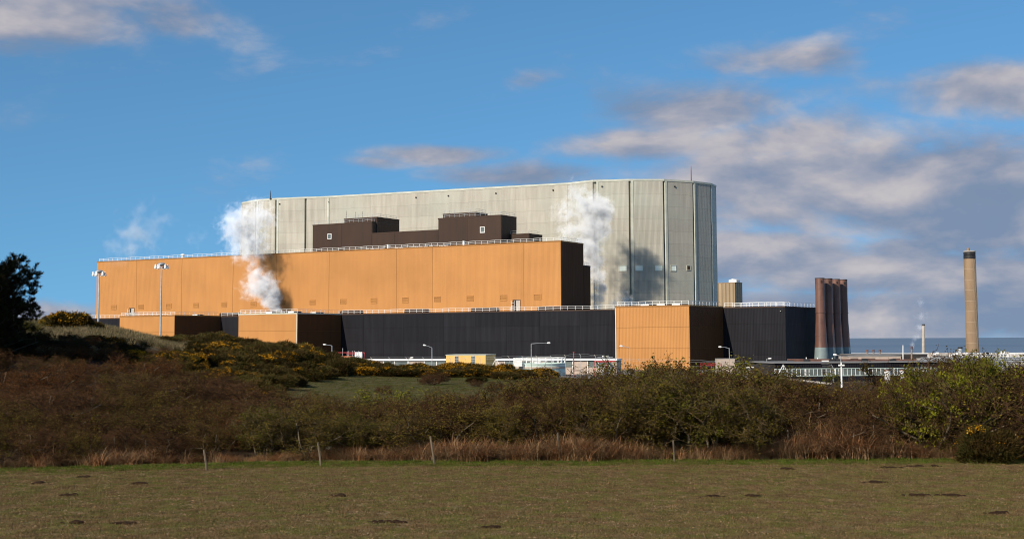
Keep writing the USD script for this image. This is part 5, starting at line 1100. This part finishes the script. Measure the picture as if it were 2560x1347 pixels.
x, y = scatter(rg, 7000, 54.0, 61.5); px = 1280 + F * x / y; keep = np.abs(y - edge_of(px) - .4 - .7 * fbm2(x, y, 3.0, 16)) < 1.3; x, y = x[keep], y[keep]
cover('verge_grass', 'fresh green grass strip along the foot of the hedge', 'grass', [(*blades(rg, 40, .13, .006, .15, .7, 2), LEAF['fresh']) for _ in range(3)], np.stack([x, y, ground_z(x, y) - .01], -1), rg.uniform(.6, 1.3, len(x)), 2)
def flakes(n, sp, size):
    p = np.stack([rg.uniform(-sp, sp, n), rg.uniform(-sp, sp, n), rg.uniform(.005, .045, n)], -1); return leaves(rg, p, size, 1.6, .6)
x, y = scatter(rg, 23000, 33.5, 59); cl = fbm2(x * .6, y, 1.6, 40) + .5 * fbm2(x * .7, y, .5, 41); keep = cl > -.02; x, y = x[keep], y[keep]
cover('leaf_litter', 'dead brown leaves and dung crumbs strewn over the field', 'dead leaves', [(*flakes(6, .16, .052), LEAF['litter']), (*flakes(4, .12, .068), LEAF['litter']), (*flakes(3, .06, .058), LEAF['litter'])], np.stack([x, y, ground_z(x, y)], -1), rg.uniform(.6, 1.3, len(x)), 3)
def fronds(n, h):
    v, f = blades(rg, n, h, .012, .34, 1.25, 5); return v, f
BR = [(-200, .55), (250, .7), (500, .55), (640, .25), (720, .5), (860, .65), (940, .55), (1080, .75), (1180, .9), (1300, .8), (1420, 1.15), (1560, .8), (1650, .6), (1750, .55), (1850, .7), (1960, 1.0), (2050, 1.5), (2200, .95), (2300, .7), (2420, .7), (2520, 1.4), (2700, 1.5)]
x, y = scatter(rg, 5200, 56.5, 64.0); px = 1280 + F * x / y; off = y - edge_of(px) - 1.0; keep = (off > .2 + 2.2 * fbm2(x, y, 1.6, 8)) & (off < 3.4) & (fbm2(x, y, 1.1, 18) > -.09); x, y, px = x[keep], y[keep], px[keep]
hs = np.interp(px, [a for a, _ in BR], [b for _, b in BR]) * np.clip(.40 + 3.0 * fbm2(x, y, 2.4, 9) + 1.6 * fbm2(x, y, .8, 10) + .17 * (y - edge_of(px)), .12, 1.3) * rg.uniform(.7, 1.25, len(x))
cover('dead_bracken', 'rust brown dead bracken and long grass in front of the hedge', 'bracken', [(*fronds(44, 1.0), LEAF['bracken']) for _ in range(4)], np.stack([x, y, ground_z(x, y) - .03], -1), hs, 4)
x, y = scatter(rg, 12000, 116, 186, 40, 640); px = 1280 + F * x / y; keep = (px < 540 + 200 * fbm2(x, y, 12, 3)) & ((y > 134 + 24 * fbm2(x, y, 10, 4)) | (px < 330)) & (fbm2(x, y, 2.5, 5) > -.10); x, y = x[keep], y[keep]
cover('dune_grass', 'pale tussock grass on the crest of the left hill', 'grass', [(*blades(rg, 36, .8, .03, .30, .8, 3), LEAF['dune']) for _ in range(3)], np.stack([x, y, ground_z(x, y) - .03], -1), rg.uniform(.6, 1.25, len(x)), 5)
x, y = scatter(rg, 9000, 100, 150, 650, 1420)
cover('meadow_grass', 'green grass of the small meadow behind the hedge', 'grass', [(*blades(rg, 30, .12, .012, .3, .7, 2), LEAF['meadow']) for _ in range(3)], np.stack([x, y, ground_z(x, y) - .01], -1), rg.uniform(.6, 1.3, len(x)), 6)

# ------------------------------------------------------------------ fence posts, stones and dung in the field
def hump(rng, c, w, d, h, name, label, cat, group, mat, n=9, rough=.35):
    """A low lump of soil or stone."""
    o = trimesh.creation.icosphere(3, 1.0); v = np.array(o.vertices); k = meshkit.fbm(v * 2.2 + c[0] * 3.7, 4, int(abs(c[0] * 100)) % 97); v = v * (1 + rough * k)[:, None]; v[:, 2] = np.maximum(v[:, 2], -.3)
    v = v * [w / 2, d / 2, h] + c; p = put(name, v - np.asarray(c), o.faces, mat, None, 50); UsdGeom.Xformable(p).AddTranslateOp().Set(Gf.Vec3d(*map(float, c))); tag(p, label, cat, group); return p
for k, (pt_, pb, px0, px1, D, lab) in enumerate(((1125, 1163, 510, 518, 57.0, 'short grey wooden fence post leaning left, leftmost in the field edge'), (1107, 1158, 795, 803, 58.8, 'grey wooden fence post before the hawthorn trunks, second from left'), (1091, 1155, 1076, 1087, 59.3, 'tall pale wooden fence post leaning left, middle of the field edge'), (1083, 1150, 1394, 1401, 61.2, 'wooden fence post half hidden in bracken, left of the boulder'), (1101, 1138, 1683, 1686, 60.0, 'thin dark wooden stake right of the boulder'), (1076, 1112, 1969, 1974, 62.0, 'pale post top sticking out of the tall bracken'), (1090, 1118, 2227, 2235, 62.2, 'leaning grey post below the olive shrub on the right'))):
    t, b = P(px0, pt_, D), P(px1, pb, D); b[2] = gz(b[0], D) - .1; b[0] = P(px1, pb, D)[0]
    o = thing('fence_post', lab, 'fence post', b, group='wooden posts along the hedge')
    r = .05 if k != 4 else .04; MB().tube([b, (b + t) / 2 + [.01, 0, 0], t], [r * 1.1, r, r * .95], 7).build('post', M['wood'], o)
    MB().obox(t - [r * .6, r * .6, 0], [r * 1.2, 0, .02], [0, r * 1.2, 0], [0, 0, .025]).build('worn_top', M['wood'], o)
rs = np.random.default_rng(3)
for px, py, w, h, lab in ((1552, 1144, 48, 15, 'big flat lichen covered boulder lying on the green verge'), (1581, 1112, 22, 12, 'pale stone under the hedge above the boulder'), (822, 1124, 14, 7, 'small white stone beside the second fence post'), (1743, 1104, 20, 7, 'pale stone in the bracken right of the dark stake'), (2258, 1117, 30, 7, 'flat grey stone among litter below the right shrubs'), (2300, 1092, 12, 6, 'small stone near the hedge left of the gorse'), (1808, 1138, 12, 6, 'small pale stone on the verge below the tall bracken')):
    q = on_ground(px, py, 50, 75); D = q[1]
    hump(rs, (q[0], D, q[2] + .02), w / F * D, w / F * D * .7, h / F * D * .85, 'field_stone', lab, 'stone', 'stones along the hedge', M['stone'], rough=.5)
DUNG = [(955, 1304, 100), (1235, 1318, 60), (300, 1308, 58), (186, 1306, 30), (1785, 1240, 52), (1880, 1240, 36), (2290, 1238, 44), (2366, 1238, 78), (2190, 1205, 56), (2220, 1168, 44), (2292, 1165, 52), (1965, 1171, 48), (95, 1207, 40), (172, 1237, 40), (230, 1286, 22), (2490, 1283, 44), (345, 1208, 46), (2336, 1164, 26), (660, 1240, 18), (848, 1238, 40), (206, 1192, 40), (1108, 1330, 26), (934, 1213, 16), (560, 1292, 20)]
zone = lambda x, y: ('front left' if x < 640 else 'front left of centre' if x < 1280 else 'front right of centre' if x < 1920 else 'front right') if y > 1270 else ('far left' if x < 640 else 'far left of centre' if x < 1280 else 'far right of centre' if x < 1920 else 'far right')
cnt = {}
for px, py, w in sorted(DUNG):
    q = on_ground(px, py + 2, 34, 64); D = q[1]; wm = w / F * D; z_ = zone(px, py); cnt.setdefault(z_, []).append((q, D, wm))
for z_, its in cnt.items():
    for k, (q, D, wm) in enumerate(its):
        if wm < .34: continue
        o = thing('soil_heap', f'{"wide" if wm > .75 else "small"} dark soil heap, {nth(k)} from left, {z_} of the field', 'soil heap', q, group='dark soil heaps in the field')
        m_ = MB(); nl = int(8 + 34 * wm)
        for j in range(nl):
            sp = trimesh.creation.icosphere(1, 1.0); v = np.array(sp.vertices); v = v * (1 + .8 * meshkit.fbm(v * 2.5 + j * 3.3 + k, 3, j))[:, None]; r = rs.uniform(.018, .060) * (1.25 if j < nl * .4 else .7)
            dx, dy = rs.normal() * wm * (.20 if j % 3 else .36), rs.normal() * (.07 + .05 * wm)
            m_.add(v * [r * 1.4, r * 1.1, r * .7] + q + [dx, dy, .004 + max(0, .03 - abs(dx) * .06)], sp.faces)
        tag(m_.build('clods', M['soil'], o, 40), kind='stuff')

# ------------------------------------------------------------------ steam
def steam(name, label, balls, D, dens, warp=1.4, wscale=.35, edge=.30, seed=0.0, anis=-.35, gain=2.3):
    """A plume: one closed mesh round all puffs, thick where a puff's middle is, frayed by noise. balls: (px, py, radius px, strength, dD)."""
    cs = [(P(x, y, D + dd), r / F * D, k) for x, y, r, k, dd in balls]
    n = {'g': ('geometry', {}), 'nv': ('noise_texture', {'scale': wscale * .75, 'detail': 2.5, 'roughness': .5}), 'of': ('vector_math', {'math_type': 'subtract', 'vector2': (.5, .5, .5)}), 'sc': ('vector_math', {'math_type': 'scale', 'scale': warp * 2}), 'p': ('vector_math', {'math_type': 'add'}),
         'sh': ('vector_math', {'math_type': 'add', 'vector2': (seed, seed * .7, 0)}), 'nf': ('noise_texture', {'scale': wscale * 1.3, 'detail': 3.0, 'roughness': .5})}
    l = [('g.position', 'sh.vector1'), ('sh.vector', 'nv.vector'), ('nv.color', 'of.vector1'), ('of.vector', 'sc.vector1'), ('g.position', 'p.vector1'), ('sc.vector', 'p.vector2'), ('sh.vector', 'nf.vector')]
    last = None
    for i, (c, r, k) in enumerate(cs):
        n[f'd{i}'] = ('vector_math', {'math_type': 'distance', 'vector2': tuple(c)}); n[f'r{i}'] = ('map_range', {'from_min': 0.0, 'from_max': r, 'to_min': k, 'to_max': 0.0, 'clamp': True})
        l += [('p.vector', f'd{i}.vector1'), (f'd{i}.value', f'r{i}.value')]
        if last:
            n[f'm{i}'] = ('math', {'math_type': 'maximum'}); l += [(last, f'm{i}.value1'), (f'r{i}.result', f'm{i}.value2')]; last = f'm{i}.value'
        else: last = f'r{i}.result'
    n['a'] = ('map_range', {'from_min': .2, 'from_max': .8, 'to_min': -edge, 'to_max': edge}); n['s'] = ('math', {'math_type': 'add'}); n['k'] = ('map_range', {'range_type': 'smoothstep', 'from_min': .22, 'from_max': .75, 'to_max': dens, 'clamp': True})
    GAIN = gain                                                    # brightness added in place of light scattered again and again inside the droplets
    n['v'] = ('volume_coefficients', {'phase': 'Henyey-Greenstein', 'anisotropy': anis}); n['vs'] = ('combine_xyz', {}); n['va'] = ('combine_xyz', {}); n['ks'] = ('math', {'math_type': 'multiply', 'value2': GAIN}); n['ka'] = ('math', {'math_type': 'multiply', 'value2': 1.0 - GAIN})
    l += [('k.result', 'ks.value1'), ('k.result', 'ka.value1')] + [('ks.value', f'vs.{q}') for q in 'xyz'] + [('ka.value', f'va.{q}') for q in 'xyz'] + [('vs.vector', 'v.scatter_coeffs'), ('va.vector', 'v.absorption_coeffs')]
    l += [('nf.fac', 'a.value'), (last, 's.value1'), ('a.result', 's.value2'), ('s.value', 'k.value')]
    mat = usdkit.material(stage, f'/World/Looks/{name}_{len(COUNT)}', n, l, volume='v.volume')
    import manifold3d as m3
    parts = [m3.Manifold.sphere(r * 1.0 + warp * .55, 20).translate([float(q) for q in c]) for c, r, k in cs]
    hull = m3.Manifold.batch_boolean(parts, m3.OpType.Add)
    mm = hull.to_mesh(); v = np.array(mm.vert_properties[:, :3], float); c0 = cs[0][0]
    p = put(name, v - c0, np.array(mm.tri_verts), mat); UsdGeom.Xformable(p).AddTranslateOp().Set(Gf.Vec3d(*map(float, c0))); tag(p, label, 'steam')
steam('steam_plume', 'white steam plume rising before the left part of the orange hall', [(692, 771, 20, 1.2, 0), (684, 757, 30, 1.1, 0), (672, 738, 44, 1.0, 0), (655, 716, 58, .86, 0), (625, 722, 52, .50, 0), (640, 690, 52, .60, 0), (632, 662, 52, .44, 0), (628, 640, 60, .44, 0), (620, 606, 96, .58, 0), (604, 566, 98, .58, 0), (645, 546, 90, .50, 0)], 431, .48, seed=3.0, gain=2.0, edge=.24)
steam('steam_plume', 'dense white steam column between the orange hall and the grey tower', [(1494, 766, 20, 1.25, 0), (1493, 745, 24, 1.25, 0), (1501, 720, 25, 1.2, 0), (1492, 692, 34, 1.15, 0), (1482, 658, 44, 1.05, 0), (1470, 618, 60, .95, 0), (1484, 572, 66, .9, 0), (1496, 530, 62, .95, 0), (1470, 520, 70, .7, 0), (1430, 580, 78, .50, 0), (1418, 530, 84, .45, 0), (1446, 492, 84, .45, 0), (1562, 750, 46, .50, 0), (1538, 762, 42, .52, 0)], 416, .44, seed=9.0, gain=1.6, edge=.22)
steam('steam_wisp', 'faint drifting steam above the left end of the orange hall', [(300, 628, 62, .55, 0), (345, 590, 82, .58, 0), (385, 565, 74, .5, 0), (355, 535, 66, .42, 0), (490, 598, 50, .40, 0)], 470, .085, warp=3.0, wscale=.16, edge=.4, seed=5.0, gain=1.25)
steam('steam_wisp', 'pinkish torn steam drifting high left of the grey tower', [(430, 372, 84, .52, 0), (470, 345, 88, .55, 0), (505, 385, 76, .5, 0), (545, 408, 58, .56, 0), (440, 430, 62, .42, 0), (580, 255, 50, .45, 0)], 470, .075, warp=3.2, wscale=.16, edge=.4, seed=12.0, gain=1.25)
steam('steam_wisp', 'thin steam rising from the rusty topped pipe by the sea', [(2283, 862, 12, .8, 0), (2290, 842, 17, .7, 0), (2298, 820, 22, .58, 0), (2305, 790, 26, .5, 0), (2300, 755, 26, .42, 0)], 234, .16, warp=.7, wscale=.7, seed=7.0, gain=1.8)
